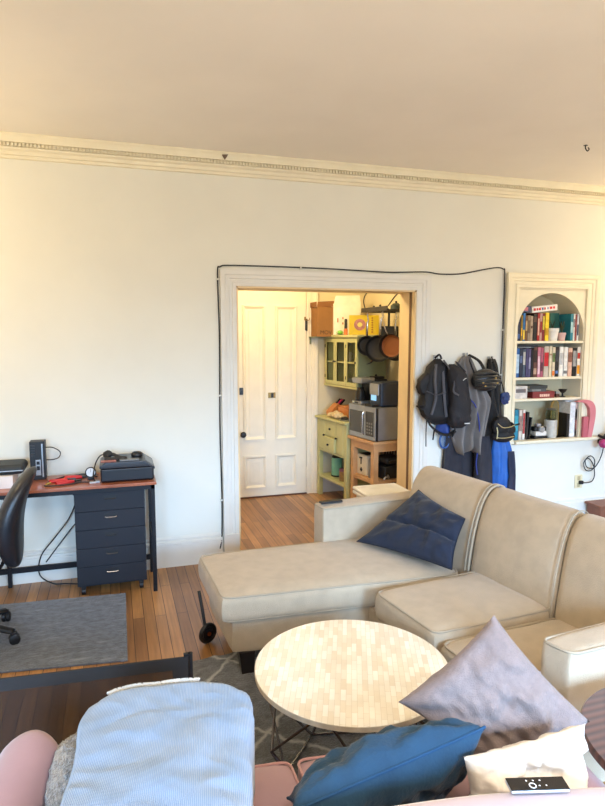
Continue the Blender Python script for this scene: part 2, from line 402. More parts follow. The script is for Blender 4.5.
# jamb lining (left, top, right) in cream, worn wooden edge strip on the right reveal
m = MB(); m.box(OX0-.002, OX0+.012, W-.012, W+TH+.01, 0, OZ); m.box(OX0, OX1, W-.012, W+TH+.01, OZ-.012, OZ+.002)
m.box(OX1-.012, OX1+.002, W-.012, W+.045, 0, OZ); m.box(OX1-.016, OX1+.002, W+.075, W+.165, 0, OZ); m.box(OX1-.012, OX1+.002, W+.04, W+TH+.01, 0, OZ);
struct('trim_3', m, mat('jamb_cream', (232, 206, 160), .55, var=.05, scale=5), origin=False)
m = MB(); m.box(OX1-.0155, OX1-.0115, W+.045, W+.075, 0, OZ)
struct('trim_4', m, mat('jamb_dark_groove', (120, 88, 58), .6))
# ------------------------------------------------------------------ kitchen alcove behind the doorway
KY, KX = 5.81, 2.50
m = MB(); m.box(-.5, KX+.1, KY, KY+.1, 0, 2.7); struct('wall_hall_back', m, hallp)
m = MB(); m.box(KX, KX+.1, W+TH, KY, 0, 2.7); struct('wall_hall_right', m, hallp)
m = MB(); m.box(-.6, -.5, W+TH, KY+.1, 0, 2.7); struct('wall_hall_left', m, hallp)
m = MB(); m.box(-.5, KX, W+TH, KY, 2.62, 2.7); struct('ceiling_hall', m, hallp)
m = casing(1.06, 1.857, 2.055, KY, .115); struct('trim_5', m, doorp, origin=False)
m = MB(); m.prism([(KY, 0), (KY-.02, 0), (KY-.02, .15), (KY-.008, .17), (KY, .17)], 'x', 1.98, KX); struct('baseboard_hall', m, trimp)
m = MB(); m.box(1.0, 1.86, KY-.03, KY, 0, .012, .003); struct('trim_6', m, mat('threshold_wood', (96, 58, 36), .5))
# six-panel-era door: two tall panels over two short ones, planted mouldings
door = thing('door_1', None, None, (1.46, KY-.012, .014)); door['kind'] = 'structure'
m = MB(); m.box(1.065, 1.85, KY-.024, KY-.001, .014, 2.05, .003)
m.build('door_slab', doorp, door, world=True)
for (x0, x1, z0, z1) in ((1.205, 1.434, .585, 1.905), (1.53, 1.752, .585, 1.905), (1.205, 1.434, .095, .43), (1.53, 1.752, .095, .43)):
    m = MB(); y = KY-.024; t = bmesh.new(); rows = []
    for (a, b) in ((0, 0), (0, .014), (.012, .018), (.03, .006), (.034, -.002), (.05, -.001), (.06, .006), (.07, .006)):
        rows.append([t.verts.new(p) for p in ((x0+a, y-b, z0+a), (x1-a, y-b, z0+a), (x1-a, y-b, z1-a), (x0+a, y-b, z1-a))])
    for A, B in zip(rows, rows[1:]):
        for k in range(4): t.faces.new((A[k], A[(k+1) % 4], B[(k+1) % 4], B[k]))
    t.faces.new(rows[-1]); bmesh.ops.recalc_face_normals(t, faces=t.faces); m.join(t)
    m.build('panel', doorp, door, world=True)
m = MB(); m.lathe([(0, 0), (.014, 0), (.014, .02), (.026, .03), (.03, .045), (.022, .058), (0, .062)], M=frame_M((1.195, KY-.024, .65), (1, 0, 0), (0, 0, 1)) @ Matrix.Identity(4))
m.build('door_knob', black, door, world=True)
m = MB(); m.box(1.168, 1.205, KY-.034, KY-.024, 1.04, 1.11, .004); m.cyl((1.186, KY-.034, 1.075), (1.186, KY-.05, 1.075), .012); m.build('latch', darks, door, world=True)
m = MB(); m.box(1.456, 1.534, KY-.031, KY-.024, 1.0, 1.055, .003); m.build('chain_plate', brass, door, world=True)
m = MB(); m.box(1.485, 1.51, KY-.036, KY-.03, 1.005, 1.05, .002); m.build('chain_slide', black, door, world=True)
for z in (.16, 1.66, 1.0):
    m = MB(); m.cyl((1.856, KY-.03, z), (1.856, KY-.03, z+.12), .008); m.box(1.84, 1.852, KY-.028, KY-.022, z+.005, z+.115); m.build('hinge', darks if z > 1.5 else doorp, door, world=True)
m = MB(); m.tube(spline([(1.835, KY-.03, 1.78), (1.845, KY-.05, 1.765), (1.875, KY-.05, 1.77), (1.885, KY-.04, 1.79)]), .004); m.box(1.83, 1.845, KY-.034, KY-.022, 1.765, 1.8); m.build('hook_latch', brass, door, world=True)

# ================================================================== ARCHED BOOKCASE NICHE
bk = thing('built_in_bookcase', 'cream built-in bookcase with arched top set into the wall', 'bookcase', (3.465, W+.1, NZ0))
m = MB()
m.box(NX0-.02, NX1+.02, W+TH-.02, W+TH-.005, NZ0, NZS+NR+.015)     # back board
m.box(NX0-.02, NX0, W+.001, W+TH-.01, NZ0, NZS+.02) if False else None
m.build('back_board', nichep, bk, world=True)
m = MB(); n = 24; cx = (NX0+NX1)/2      # spandrels: solid block cut by the arch
arc = [(cx+NR*cos(pi*k/n), NZS+NR*sin(pi*k/n)) for k in range(n+1)]
top = NZS+NR+.024
for i in range(n):
    a, b = arc[i], arc[i+1]
    m.prism([a, (a[0], top), (b[0], top), b], 'y', W-.012, W+TH-.02)
m.box(3.09, NX0, W-.012, W, NZ0, 2.04); m.box(NX1, 3.84, W-.012, W, NZ0, 2.04); m.box(NX0, NX1, W-.012, W, top-.002, 2.04)
m.build('arch_board', cream, bk, world=True, smooth=False)
m = casing(3.128, 3.802, 2.0, W-.011, .112, NZ0); m.build('casing', cream, bk, world=True)
m = MB(); m.prism([(W-.07, .73), (W-.074, .742), (W-.07, .752), (W+TH-.02, .752), (W+TH-.02, .722), (W-.05, .722)], 'x', NX0-.012, 3.955); m.box(3.0, NX0, W-.05, W, .73, .752, .003)
m.build('sill', cream, bk, world=True)
for z in (1.572, 1.272, 1.095):
    m = MB(); m.box(NX0-.004, NX1, W-.016, W+TH-.02, z-.02, z, .003); m.build('shelf', cream, bk, world=True)

PAGE = mat('book_pages', (226, 214, 188), .9)
BM = {}
def bmat(c):
    if c not in BM: BM[c] = mat('cover_%d_%d_%d' % c, c, .45, var=.12, scale=30)
    return BM[c]
def book(x0, x1, z0, z1, color, label, group, y0=None, depth=.15, lean=0, mark=None, horiz=False):
    """upright: spine at y0 facing the room. horiz: lying flat, spine to the room"""
    y0 = W+.006 if y0 is None else y0
    t = .0025; y1 = y0+depth
    M = Matrix.Translation(((x0+x1)/2, 0, z0)) @ Matrix.Rotation(lean, 4, 'Y') @ Matrix.Translation((-(x0+x1)/2, 0, -z0)) if lean else None
    m = MB()
    if not horiz:
        m.box(x0, x1, y0, y0+t, z0, z1, .001, 1, M); m.box(x0, x0+t, y0, y1, z0, z1, 0, 1, M); m.box(x1-t, x1, y0, y1, z0, z1, 0, 1, M)
    else:
        m.box(x0, x1, y0, y0+t, z0, z1, .001, 1, M); m.box(x0, x1, y0, y1, z0, z0+t, 0, 1, M); m.box(x0, x1, y0, y1, z1-t, z1, 0, 1, M)
    o = m.build('book', bmat(color)); tag(o, label, 'book', group)
    m = MB()
    if not horiz: m.box(x0+t, x1-t, y0+t, y1-.004, z0+.003, z1-.004, 0, 1, M)
    else: m.box(x0+.004, x1-.004, y0+t, y1-.004, z0+t, z1-t, 0, 1, M)
    m.build('page_block', PAGE, o, world=True)
    if mark:
        for (a, b, c) in mark:      # coloured blocks printed on the spine, fractions along it
            m = MB()
            if not horiz: m.box(x0+.003, x1-.003, y0-.0006, y0+.0003, z0+(z1-z0)*a, z0+(z1-z0)*b, 0, 1, M)
            else: m.box(x0+(x1-x0)*a, x0+(x1-x0)*b, y0-.0006, y0+.0003, z0+.004, z1-.004, 0, 1, M)
            p = m.build('spine_print', bmat(c), o, world=True, smooth=False)
    return o
WX = lambda X: 3.138+(505+X/6.72-516)*.00994
K = (20, 20, 24); WH = (232, 228, 220)
g1 = 'books standing on the top shelf of the arched bookcase'
row1 = [(80, 104, .225, (34, 42, 70), 'navy paperback, first book from the left on the top shelf', [(.1, .3, (60, 90, 140))]),
 (105, 118, .25, (150, 120, 40), 'thin ochre book second from the left on the top shelf', [(.2, .5, (240, 190, 40))]),
 (118, 134, .268, (40, 110, 170), 'bright blue and yellow spined book on the top shelf', [(.05, .4, (236, 200, 50))]),
 (134, 150, .245, (120, 84, 52), 'brown book left of the grey-tan books on the top shelf', [(.4, .8, (200, 170, 120))]),
 (150, 167, .248, (158, 140, 118), 'left one of the two grey-tan books on the top shelf', [(.3, .8, (110, 90, 70))]),
 (167, 185, .242, (176, 156, 134), 'right one of the two grey-tan books on the top shelf', [(.5, .6, (90, 60, 50))]),
 (186, 213, .262, (26, 20, 22), 'thick black book in the left half of the top shelf', [(.7, .9, (90, 60, 50))]),
 (214, 229, .272, (178, 36, 40), 'bright red book on the top shelf', [(.2, .8, (230, 180, 160))]),
 (229, 246, .27, (196, 150, 140), 'pale red book between two redder ones on the top shelf', [(.3, .7, (150, 30, 30))]),
 (246, 263, .268, (132, 30, 36), 'dark red book left of the yellow one on the top shelf', [(.4, .9, (210, 190, 60))]),
 (265, 291, .276, (238, 204, 40), 'wide yellow book on the top shelf beside the white pot', [(.2, .45, (200, 150, 20))]),
 (437, 457, .268, (40, 130, 150), 'teal book right of the green box on the top shelf', [(.3, .7, (170, 210, 215))]),
 (457, 469, .27, WH, 'thin white book right of the teal one on the top shelf', [(.5, .8, (120, 120, 130))]),
 (469, 480, .262, (150, 60, 60), 'thin dull red book near the right end of the top shelf', None),
 (481, 496, .27, (214, 214, 216), 'pale grey book, last on the right of the top shelf', [(.2, .6, (70, 80, 100))])]
for (a, b, h, c, lb, mk) in row1: book(WX(a)+.001, WX(b)-.001, 1.572, 1.572+h*.84, c, lb, g1, mark=mk)
# board-game box leaning on top of the row
def carton(name, label, cat, c, size, M, m_, group=None):
    """closed carton (lid + base) centred on its bottom, placed by M"""
    sx, sy, sz = size; o = thing(name, label, cat, M.translation, 0, group); o.rotation_euler = M.to_euler()
    b = MB(); b.box(-sx/2+.001, sx/2-.001, -sy/2+.001, sy/2-.001, 0, sz*.5); b.build('base', m_, o)
    b = MB(); b.box(-sx/2, sx/2, -sy/2, sy/2, sz*.35, sz, .001, 1); b.build('lid', m_, o); return o
M = Matrix.Translation((WX(262), W+.085, 1.814)) @ Matrix.Rotation(radians(-6), 4, 'Y')
o = carton('game_box', 'white game box with red lettering lying tilted on the top-shelf books', 'box', 0, (.25, .15, .048), M, mat('white_card', (236, 232, 226), .5))
red = mat('red_print', (206, 50, 56), .5); bl = mat('blue_print', (60, 80, 140), .5)
for i, (x, w_, c) in enumerate([(-.1, .02, red), (-.075, .014, red), (-.05, .022, red), (-.022, .016, bl), (0, .014, red), (.03, .01, bl), (.06, .024, red), (.09, .018, red)]):
    m = MB(); m.box(x-w_/2, x+w_/2, -.0765, -.0745, .014, .034); m.build('printed_mark', c, o, smooth=False)
M = Matrix.Translation((WX(143), W+.085, 1.806)) @ Matrix.Rotation(radians(4), 4, 'Y')
o = carton('game_box', 'dark blue box lying on the top-shelf books left of the white one', 'box', 0, (.085, .14, .05), M, mat('navy_card', (70, 76, 104), .5))
m = MB(); m.box(-.03, .01, -.0715, -.0695, .01, .04); m.build('printed_mark', mat('pink_print', (190, 110, 120), .5), o, smooth=False)
o = carton('green_box', 'flat green box standing behind the potted plants on the top shelf', 'box', 0, (.092, .06, .235), Matrix.Translation((WX(402), W+.17, 1.572)), mat('teal_green_card', (52, 108, 96), .5))
# potted plants
def potted(name, label, x, y, z, r, h, pm, seed, n, lh):
    o = thing(name, label, 'plant', (x, y, z), 0, 'small potted plants on the top shelf')
    m = MB(); m.lathe([(0, 0), (r*.75, 0), (r*.9, h*.7), (r*.92, h*.72), (r, h*.74), (r, h), (r*.88, h), (r*.84, h*.85), (0, h*.85)]); m.build('pot', pm, o)
    m = MB(); m.lathe([(0, h*.8), (r*.84, h*.84), (r*.84, h*.88), (0, h*.9)]); m.build('soil', mat('soil', (60, 44, 32), .95, bump=.5), o)
    random.seed(seed); m = MB()
    for k in range(n):
        a = 2*pi*k/n+.3; l = lh*random.uniform(.7, 1.1)
        m.tube(spline([(0, 0, h*.85), (.01*cos(a), .01*sin(a), h+l*.5), (.035*cos(a), .02*sin(a), h+l)], 5), .006, 6, taper=[1, 1, .95, .9, .8, .75, .65, .5, .4, .3, .1])
    m.build('leaves', mat('dark_leaf', (42, 58, 36), .5), o)
    return o
potted('potted_plant', 'dark sprouting plant in a wide white pot on the top shelf', WX(338), W+.05, 1.572, .055, .105, mat('white_ceramic', (228, 226, 220), .3), 3, 4, .07)
potted('potted_plant', 'small spiky plant in a little pale pink pot on the top shelf', WX(400), W+.045, 1.572, .036, .068, mat('pale_pink_ceramic', (214, 178, 172), .5), 5, 7, .1)
g2 = 'books standing on the second shelf of the arched bookcase'
row2 = [(77, 105, .262, (28, 92, 160), 'blue book with white spine lettering, first on the second shelf', [(.15, .8, (170, 200, 225))]),
 (106, 126, .262, (34, 42, 66), 'navy book right beside the bright blue one on the second shelf', [(.5, .75, (90, 110, 150))]),
 (126, 146, .255, (70, 84, 104), 'slate blue book with pale stripe on the second shelf', [(.45, .9, (180, 180, 176))]),
 (147, 164, .262, (72, 66, 108), 'left one of two dull purple books on the second shelf', None),
 (164, 181, .258, (84, 78, 116), 'right one of two dull purple books on the second shelf', [(.3, .7, (150, 150, 180))]),
 (182, 197, .25, (24, 22, 30), 'black book between purple and brown books on the second shelf', None),
 (197, 222, .272, (96, 60, 52), 'wide brown and black book on the second shelf', [(.5, .9, (40, 26, 26)), (.1, .3, (180, 150, 130))]),
 (224, 244, .272, (196, 118, 140), 'left one of two pink books in the middle of the second shelf', [(.1, .7, (226, 190, 200))]),
 (244, 264, .268, (172, 90, 112), 'right one of two pink books in the middle of the second shelf', [(.2, .5, (90, 40, 60))]),
 (266, 300, .28, (196, 184, 170), 'tall book with a red round picture on the second shelf', [(.35, .8, (190, 30, 44))]),
 (301, 322, .282, (216, 204, 176), 'tall cream book in the middle of the second shelf', [(.7, .75, (150, 120, 90))]),
 (323, 344, .272, (220, 206, 180), 'cream book with orange foot on the second shelf', [(.04, .2, (220, 120, 50)), (.5, .8, (90, 110, 60))]),
 (345, 368, .276, (30, 28, 32), 'black book left of the two white ones on the second shelf', [(.1, .2, (90, 120, 180)), (.5, .9, (60, 60, 66))]),
 (370, 400, .274, (236, 234, 228), 'left one of two wide white books on the second shelf', [(.4, .8, (190, 190, 190))]),
 (401, 430, .272, (228, 228, 224), 'right one of two wide white books on the second shelf', [(.1, .2, (120, 120, 120))]),
 (431, 461, .264, (222, 180, 158), 'peach coloured book near the right end of the second shelf', [(.5, .85, (130, 84, 70))]),
 (462, 492, .264, (26, 24, 28), 'black book next to last on the right of the second shelf', [(.35, .9, (150, 150, 150))]),
 (494, 524, .272, (238, 232, 220), 'white book with an orange fruit-like print, last on the second shelf', [(.08, .38, (236, 160, 40)), (.6, .8, (190, 50, 40))])]
for (a, b, h, c, lb, mk) in row2: book(WX(a)+.001, min(WX(b)-.001, NX1-.002), 1.272, 1.272+h*.91, c, lb, g2, mark=mk)
book(WX(78), WX(200), 1.5125, 1.526, (60, 70, 84), 'slim dark book lying flat on the second-shelf books, lower of two', 'books lying flat on top of the second row', horiz=True, mark=[(.1, .8, (130, 140, 150))], depth=.16)
book(WX(90), WX(222), 1.5265, 1.538, (44, 48, 60), 'slim dark book lying flat on the second-shelf books, upper of two', 'books lying flat on top of the second row', horiz=True, depth=.16)
# third shelf
z = 1.095
m = MB(); m.box(WX(70), WX(86), W+.03, W+.17, z, z+.09, .004); o = m.build('case', mat('dark_grey_case', (70, 68, 66), .6)); tag(o, 'dark grey case at the left end of the third shelf', 'case')
o = carton('white_box', 'crumpled white box at the left of the third shelf', 'box', 0, (.125, .15, .105), Matrix.Translation((WX(128), W+.09, z)), mat('offwhite_card', (206, 200, 194), .7, var=.15, scale=25))
m = MB(); m.box(-.05, .045, -.0765, -.0745, .05, .08); m.build('printed_mark', mat('grey_print', (110, 104, 104), .6), o, smooth=False)
o = carton('game_box', 'flat red game box with pale lettering on the third shelf', 'box', 0, (.22, .17, .055), Matrix.Translation((WX(275), W+.09, z)), mat('red_card', (128, 48, 46), .5))
for x, w_ in ((-.03, .018), (-.01, .014), (.01, .016), (.03, .016), (.05, .014)):
    m = MB(); m.box(x-w_/2, x+w_/2, -.0865, -.0845, .012, .033); m.build('printed_mark', mat('pale_print', (230, 190, 170), .5), o, smooth=False)
m = MB()
M = Matrix.Translation((WX(240), W+.09, z+.046))
book(WX(170), WX(292), z+.0555, z+.08, (78, 82, 84), 'grey book lying flat on the red game box, lower of two', 'books lying on the red game box', horiz=True, depth=.15, mark=[(.2, .7, (130, 134, 130))])
book(WX(178), WX(300), z+.0805, z+.106, (56, 60, 60), 'dark grey book lying flat on the red game box, upper of two', 'books lying on the red game box', horiz=True, depth=.15)
o = thing('trinket_box', 'small brown and silver trinket box on the third shelf', 'box', (WX(382), W+.04, z))
m = MB(); m.box(-.018, .018, -.02, .02, 0, .03, .003); m.build('box_body', mat('brown_lacquer', (78, 50, 40), .4), o); m = MB(); m.box(-.02, .02, -.022, .022, .03, .05, .004); m.build('lid', steel, o)
o = thing('black_cup', 'small black footed cup on the third shelf at right', 'cup', (WX(424), W+.04, z))
m = MB(); m.lathe([(0, 0), (.022, 0), (.02, .006), (.007, .012), (.007, .03), (.024, .045), (.036, .066), (.032, .066), (.02, .047), (0, .04)]); m.build('bowl', black, o)
m = MB(); m.lathe([(.026, .0), (.026, .004), (0, .004)]); m.build('foot', darks, o)
# bottom shelf
z = .752; g4 = 'books standing at the left of the bottom shelf'
WX4 = lambda X: WX(X)+.004
for (a, b, h, c, lb, mk, ln) in [(66, 84, .17, (90, 170, 186), 'short pale cyan book at the left end of the bottom shelf', None, 0),
 (85, 112, .275, (26, 120, 150), 'tall teal book on the bottom shelf', [(.3, .8, (60, 160, 180))], 0),
 (114, 137, .272, (206, 196, 186), 'pale grey book beside the tall teal one on the bottom shelf', [(.3, .8, (150, 120, 110))], 0),
 (139, 157, .27, (230, 224, 216), 'white book fourth from the left on the bottom shelf', [(.2, .9, (170, 60, 60))], 0),
 (160, 176, .25, (34, 32, 34), 'black book leaning right of the white one on the bottom shelf', None, radians(3)),
 (180, 190, .2, (24, 24, 26), 'thin black book leaning at the end of the left group on the bottom shelf', None, radians(7))]:
    book(WX4(a)+.001, WX4(b)-.001, z, z+h*.92, c, lb, g4, mark=mk, lean=ln)
o = thing('camera_body', 'black and white camera-like device on the bottom shelf', 'camera', (WX(268), W+.03, z))
m = MB(); m.box(-.068, .068, -.03, .05, 0, .022, .006); m.build('base_plate', black, o)
m = MB(); m.box(-.055, .055, -.032, .04, .022, .062, .01, 3); m.build('body', mat('white_plastic', (224, 220, 214), .4), o)
m = MB(); m.box(-.06, .06, -.02, .045, .062, .1, .008, 3); m.build('top_housing', black, o)
m = MB(); m.lathe([(0, 0), (.026, 0), (.026, .02), (.02, .024), (0, .02)], M=frame_M((0, -.02, .08), (1, 0, 0), (0, 0, 1))); m.build('lens_ring', steel, o)
m = MB(); m.box(-.03, .012, -.01, .03, .1, .125, .006, 2); m.build('viewfinder', mat('grey_plastic', (150, 148, 150), .5), o)
o = thing('glass_jar', 'clear glass jar with pale filling on the bottom shelf', 'jar', (WX(356), W+.05, z))
m = MB(); m.lathe([(0, 0), (.05, 0), (.053, .01), (.053, .14), (.05, .15), (0, .15)]); m.build('filling', mat('frosted_glass', (188, 184, 174), .35, var=.1, scale=30), o)
m = MB(); m.lathe([(.036, .15), (.04, .152), (.04, .235), (.037, .235), (.037, .155)]); m.build('chimney', glass_mat('clear_glass'), o)
m = MB(); m.lathe([(.038, .236), (.044, .24), (.03, .25), (0, .25)]); m.build('rim', steel, o)
o = thing('golden_frame', 'gold arch-topped frame on the bottom shelf beside the jar', 'frame', (WX(412), W+.1, z))
m = MB(); ap = [(-.042, 0), (-.042, .26), (-.034, .29), (-.015, .31), (0, .315), (.015, .31), (.034, .29), (.042, .26), (.042, 0)]
m.prism(ap, 'y', 0, .015, .002); m.build('frame_body', mat('gold_wood', (176, 138, 70), .4, metal=.3), o)
m = MB(); m.prism([(x*.7, .03+zz*.86) for x, zz in ap], 'y', -.004, 0); m.build('frame_panel', mat('olive_panel', (128, 112, 70), .5), o)
g5 = 'books and binders at the right of the bottom shelf'
for (a, b, h, c, lb, mk) in [(441, 459, .2, (30, 26, 24), 'black book left of the white binder on the bottom shelf', None),
 (461, 499, .3, (240, 240, 240), 'wide white binder on the bottom shelf', [(.1, .9, (226, 228, 230))]),
 (500, 513, .21, (70, 60, 50), 'thin dark book between white binder and pale ones on the bottom shelf', None),
 (514, 528, .24, (228, 214, 196), 'cream booklet right of the white binder on the bottom shelf', None)]:
    book(WX4(a), min(WX4(b), NX1-.024), z, z+h, c, lb, g5, mark=mk, depth=.19)
book(NX1-.022, NX1-.004, z, z+.29, (226, 190, 176), 'pale pink folder against the right side of the bottom shelf', g5, depth=.19, mark=[(.2, .5, (190, 120, 110))])
o = thing('sheet_stack', 'loose pale papers lying across the binders on the bottom shelf', 'papers', (WX(478), W+.09, z+.303))
m = MB(); m.box(-.075, .075, -.08, .09, 0, .008, .002); m.box(-.07, .06, -.085, .08, .008, .014, .002); m.build('sheets', mat('silver_paper', (186, 190, 196), .4, var=.1), o)
m = MB(); m.box(-.05, .05, -.088, .07, .014, .022, .002); m.build('top_sheet', mat('white_paper', (226, 226, 222), .6), o)
# pink bent panel poking out of the right end
o = thing('pink_holder', 'pink curved plastic holder standing out at the right end of the sill', 'holder', (3.85, W-.05, z))
pp = [(3.72, 1.063), (3.79, 1.075), (3.85, 1.07), (3.892, 1.045), (3.915, 1.0), (3.918, .93), (3.905, .84), (3.888, .753)]
pi_ = [(3.842, .753), (3.85, .84), (3.858, .92), (3.855, .99), (3.835, 1.025), (3.8, 1.05), (3.72, 1.058)]
pts = [(p.x, p.y) for p in spline([(a, b, 0) for a, b in pp], 4)]+[(p.x, p.y) for p in spline([(a, b, 0) for a, b in pi_], 4)]
m = MB(); m.prism(pts, 'y', W-.068, W-.03, .003); m.build('curved_band', mat('pink_plastic', (206, 124, 132), .45), o, world=True)
m = MB(); m.box(3.8, 3.85, W-.062, W-.036, .7525, .93, .003); m.build('inner_panel', mat('deep_pink_plastic', (188, 96, 108), .5), o, world=True)

# ------------------------------------------------------------------ cable clipped round the doorway
cab = [(.69, W-.03, .1), (.708, W-.012, .2), (.712, W-.01, .5), (.706, W-.01, 1.0), (.712, W-.01, 1.6), (.705, W-.01, 2.03), (.725, W-.012, 2.085), (.8, W-.01, 2.096), (1.1, W-.01, 2.098), (1.5, W-.01, 2.096), (1.95, W-.01, 2.086), (2.1, W-.01, 2.089), (2.3, W-.01, 2.097), (2.42, W-.01, 2.085), (2.6, W-.01, 2.092), (2.8, W-.01, 2.13), (2.93, W-.01, 2.15), (2.985, W-.01, 2.14), (3.0, W-.01, 2.1), (3.002, W-.01, 1.7), (2.998, W-.01, 1.2), (3.005, W-.01, .8), (3.0, W-.015, .24)]
m = MB(); m.tube(spline(cab, 8), .0048, 8); o = m.build('cable', cordm); tag(o, 'long black cable clipped around the doorway casing and beside the bookcase', 'cable')
for (x, zz, v) in ((.712, 2.0, 0), (.709, 1.2, 0), (3.002, 1.66, 0), (3.0, 1.3, 0), (1.3, 2.097, 1), (.712, .45, 0)):
    m = MB(); m.box(x-.012, x+.012, W-.019, W-.001, zz-.006, zz+.006, .002) if not v else m.box(x-.006, x+.006, W-.019, W-.001, zz-.012, zz+.012, .002)
    m.build('cable_clip', trimp, o, world=True)
# ceiling hook
o = thing('ceiling_hook', 'small bent metal hook screwed into the ceiling', 'hook', (2.93, 3.30, CEIL-.03))
m = MB(); m.tube(spline([(0, 0, .03), (0, 0, .012), (.015, 0, -.004), (.028, 0, .008), (.02, 0, .018)]), .0035); m.build('hook_wire', darks, o)
m = MB(); m.lathe([(0, .028), (.014, .028), (.012, .03), (0, .03)]); m.build('plate', darks, o)
# outlet + cord
o = thing('wall_outlet', 'cream wall outlet plate low on the wall under the bookcase', 'outlet', (3.83, W, .3))
m = MB(); m.box(3.79, 3.87, W-.008, W, .295, .415, .003); m.build('plate', mat('outlet_cream', (226, 214, 176), .4), o, world=True)
for zz in (.325, .385):
    m = MB(); m.box(3.815, 3.845, W-.0105, W-.008, zz-.018, zz+.018, .004); m.build('socket', mat('outlet_grey', (186, 172, 134), .4), o, world=True)
loop = [(3.84, W-.012, .35), (3.88, W-.03, .345), (3.95, W-.03, .355), (3.975, W-.03, .41), (3.955, W-.03, .5), (3.9, W-.03, .56), (3.85, W-.035, .53), (3.86, W-.04, .47), (3.91, W-.04, .45), (3.955, W-.04, .48), (3.95, W-.045, .55), (3.9, W-.05, .585), (3.85, W-.05, .55), (3.87, W-.05, .49), (3.94, W-.05, .475), (4.0, W-.045, .53), (4.04, W-.04, .62), (4.035, W-.045, .7)]
m = MB(); m.tube(spline(loop, 6), .0045, 6); o = m.build('power_cord', cordm); tag(o, 'black power cord looping from the wall outlet up to the magenta device', 'cord')
m = MB(); m.box(3.825, 3.86, W-.035, W-.011, .335, .365, .004); m.build('plug', cordm, o, world=True)
o = thing('corded_device', 'black device with magenta round ends at the right edge of the photo', 'device', (4.04, W-.1, .63))
m = MB(); m.box(-.03, .2, .06, .1, .05, .09, .01); m.build('wall_bracket', black, o)
m = MB(); m.ball((0, 0, .12), (.05, .05, .035), 2, .3, 1); m.ball((.06, 0, .15), (.045, .05, .05), 2, .3, 2); m.ball((.05, .0, .21), (.03, .04, .035), 2, .3, 4); m.tube(spline([(-.11, 0, .14), (-.07, 0, .125), (0, .01, .12)]), .012, 8); m.build('body', black, o)
for x in (-.055, .03):
    m = MB(); m.ball((x, 0, .068), (.038, .038, .04), 3); m.build('round_end', mat('magenta_plastic', (170, 52, 110), .4), o)
m = MB(); m.box(3.9, 4.45, W-.2, W-.04, 0, .165, .006); m.box(3.88, 4.47, W-.22, W-.035, .165, .185, .004)
o = m.build('low_bench', mat('red_brown_wood', (122, 74, 56), .5, c2=(140, 90, 68))); tag(o, 'low reddish wooden box on the floor at the right edge behind the sofa', 'bench')

# ================================================================== COATS AND BAGS ON HOOKS
def hook(x, z, label):
    o = thing('wall_hook', label, 'hook', (x, W, z), 0, 'coat hooks above the hanging bags')
    m = MB(); m.box(-.012, .012, -.008, 0, -.03, .03, .003); m.build('back_plate', steel, o)
    m = MB(); m.tube(spline([(0, -.006, 0), (0, -.035, -.012), (0, -.05, .004), (0, -.05, .022)]), .005); m.ball((0, -.05, .026), .008, 2); m.build('prong', steel, o)
hook(2.395, 1.435, 'steel wall hook carrying the black backpack'); hook(2.655, 1.45, 'steel wall hook carrying the grey top and the helmet'); hook(2.885, 1.42, 'steel wall hook carrying the black jacket')
def drape(prof, m_, name, y0=W-.02, depth=.07, folds=5, amp=.014, seed=0, hem=None, nx=26, parent=None, label=None, cat=None, nz_=26, group=None):
    """hanging cloth: prof = [(z, xl, xr)] from the top down, folded front, closed shell"""
    zt, zb = prof[0][0], prof[-1][0]
    def at(z):
        for a, b in zip(prof, prof[1:]):
            if a[0] >= z >= b[0]:
                t = (a[0]-z)/max(1e-6, a[0]-b[0]); return a[1]+(b[1]-a[1])*t, a[2]+(b[2]-a[2])*t
        return prof[-1][1:]
    def f(u, v, front=True):
        z = zt+(zb-zt)*v
        if hem and v > 0: z += hem(u)*v**3
        xl, xr = at(max(zb, min(zt, zt+(zb-zt)*v)))
        x = xl+(xr-xl)*u; bul = sin(pi*u)**.5
        fo = amp*sin(u*folds*2*pi+seed+1.5*v)*(0.3+v)+.012*noise.noise(Vector((x*9+seed, z*6, seed)))
        fo += .018*noise.noise(Vector((x*14, z*2.2, seed+5)))
        y = y0-.008-(depth*(.35+.65*min(1, v*3+.15))*bul+fo*bul) if front else y0
        return (x, y, z)
    m = MB(); m.grid(f, nx, nz_); m.grid(lambda u, v: f(u, v, False), nx, nz_)
    # close the rims
    for e in (0, 1): m.grid(lambda u, v, e=e: f(e, v, u < .5), 2, nz_)
    for e in (0, 1): m.grid(lambda u, v, e=e: f(u, e, v < .5), nx, 2)
    bmesh.ops.remove_doubles(m.bm, verts=m.bm.verts, dist=1e-5); bmesh.ops.recalc_face_normals(m.bm, faces=m.bm.faces)
    o = m.build(name, m_, parent, world=parent is not None, ang=70)
    if label: tag(o, label, cat, group)
    return o
greyc = mat('grey_cotton', (124, 120, 118), .95, var=.1, scale=12, bump=.3, bscale=120)
blackc = mat('black_nylon', (17, 17, 21), .7, var=.25, scale=16, bump=.3, bscale=40)
darkc = mat('charcoal_cotton', (42, 42, 50), .9, var=.15, scale=14, bump=.2)
royal = mat('royal_blue_nylon', (30, 92, 172), .6, var=.12, scale=12)
dnavy = mat('dark_navy_nylon', (26, 32, 56), .7, var=.15)
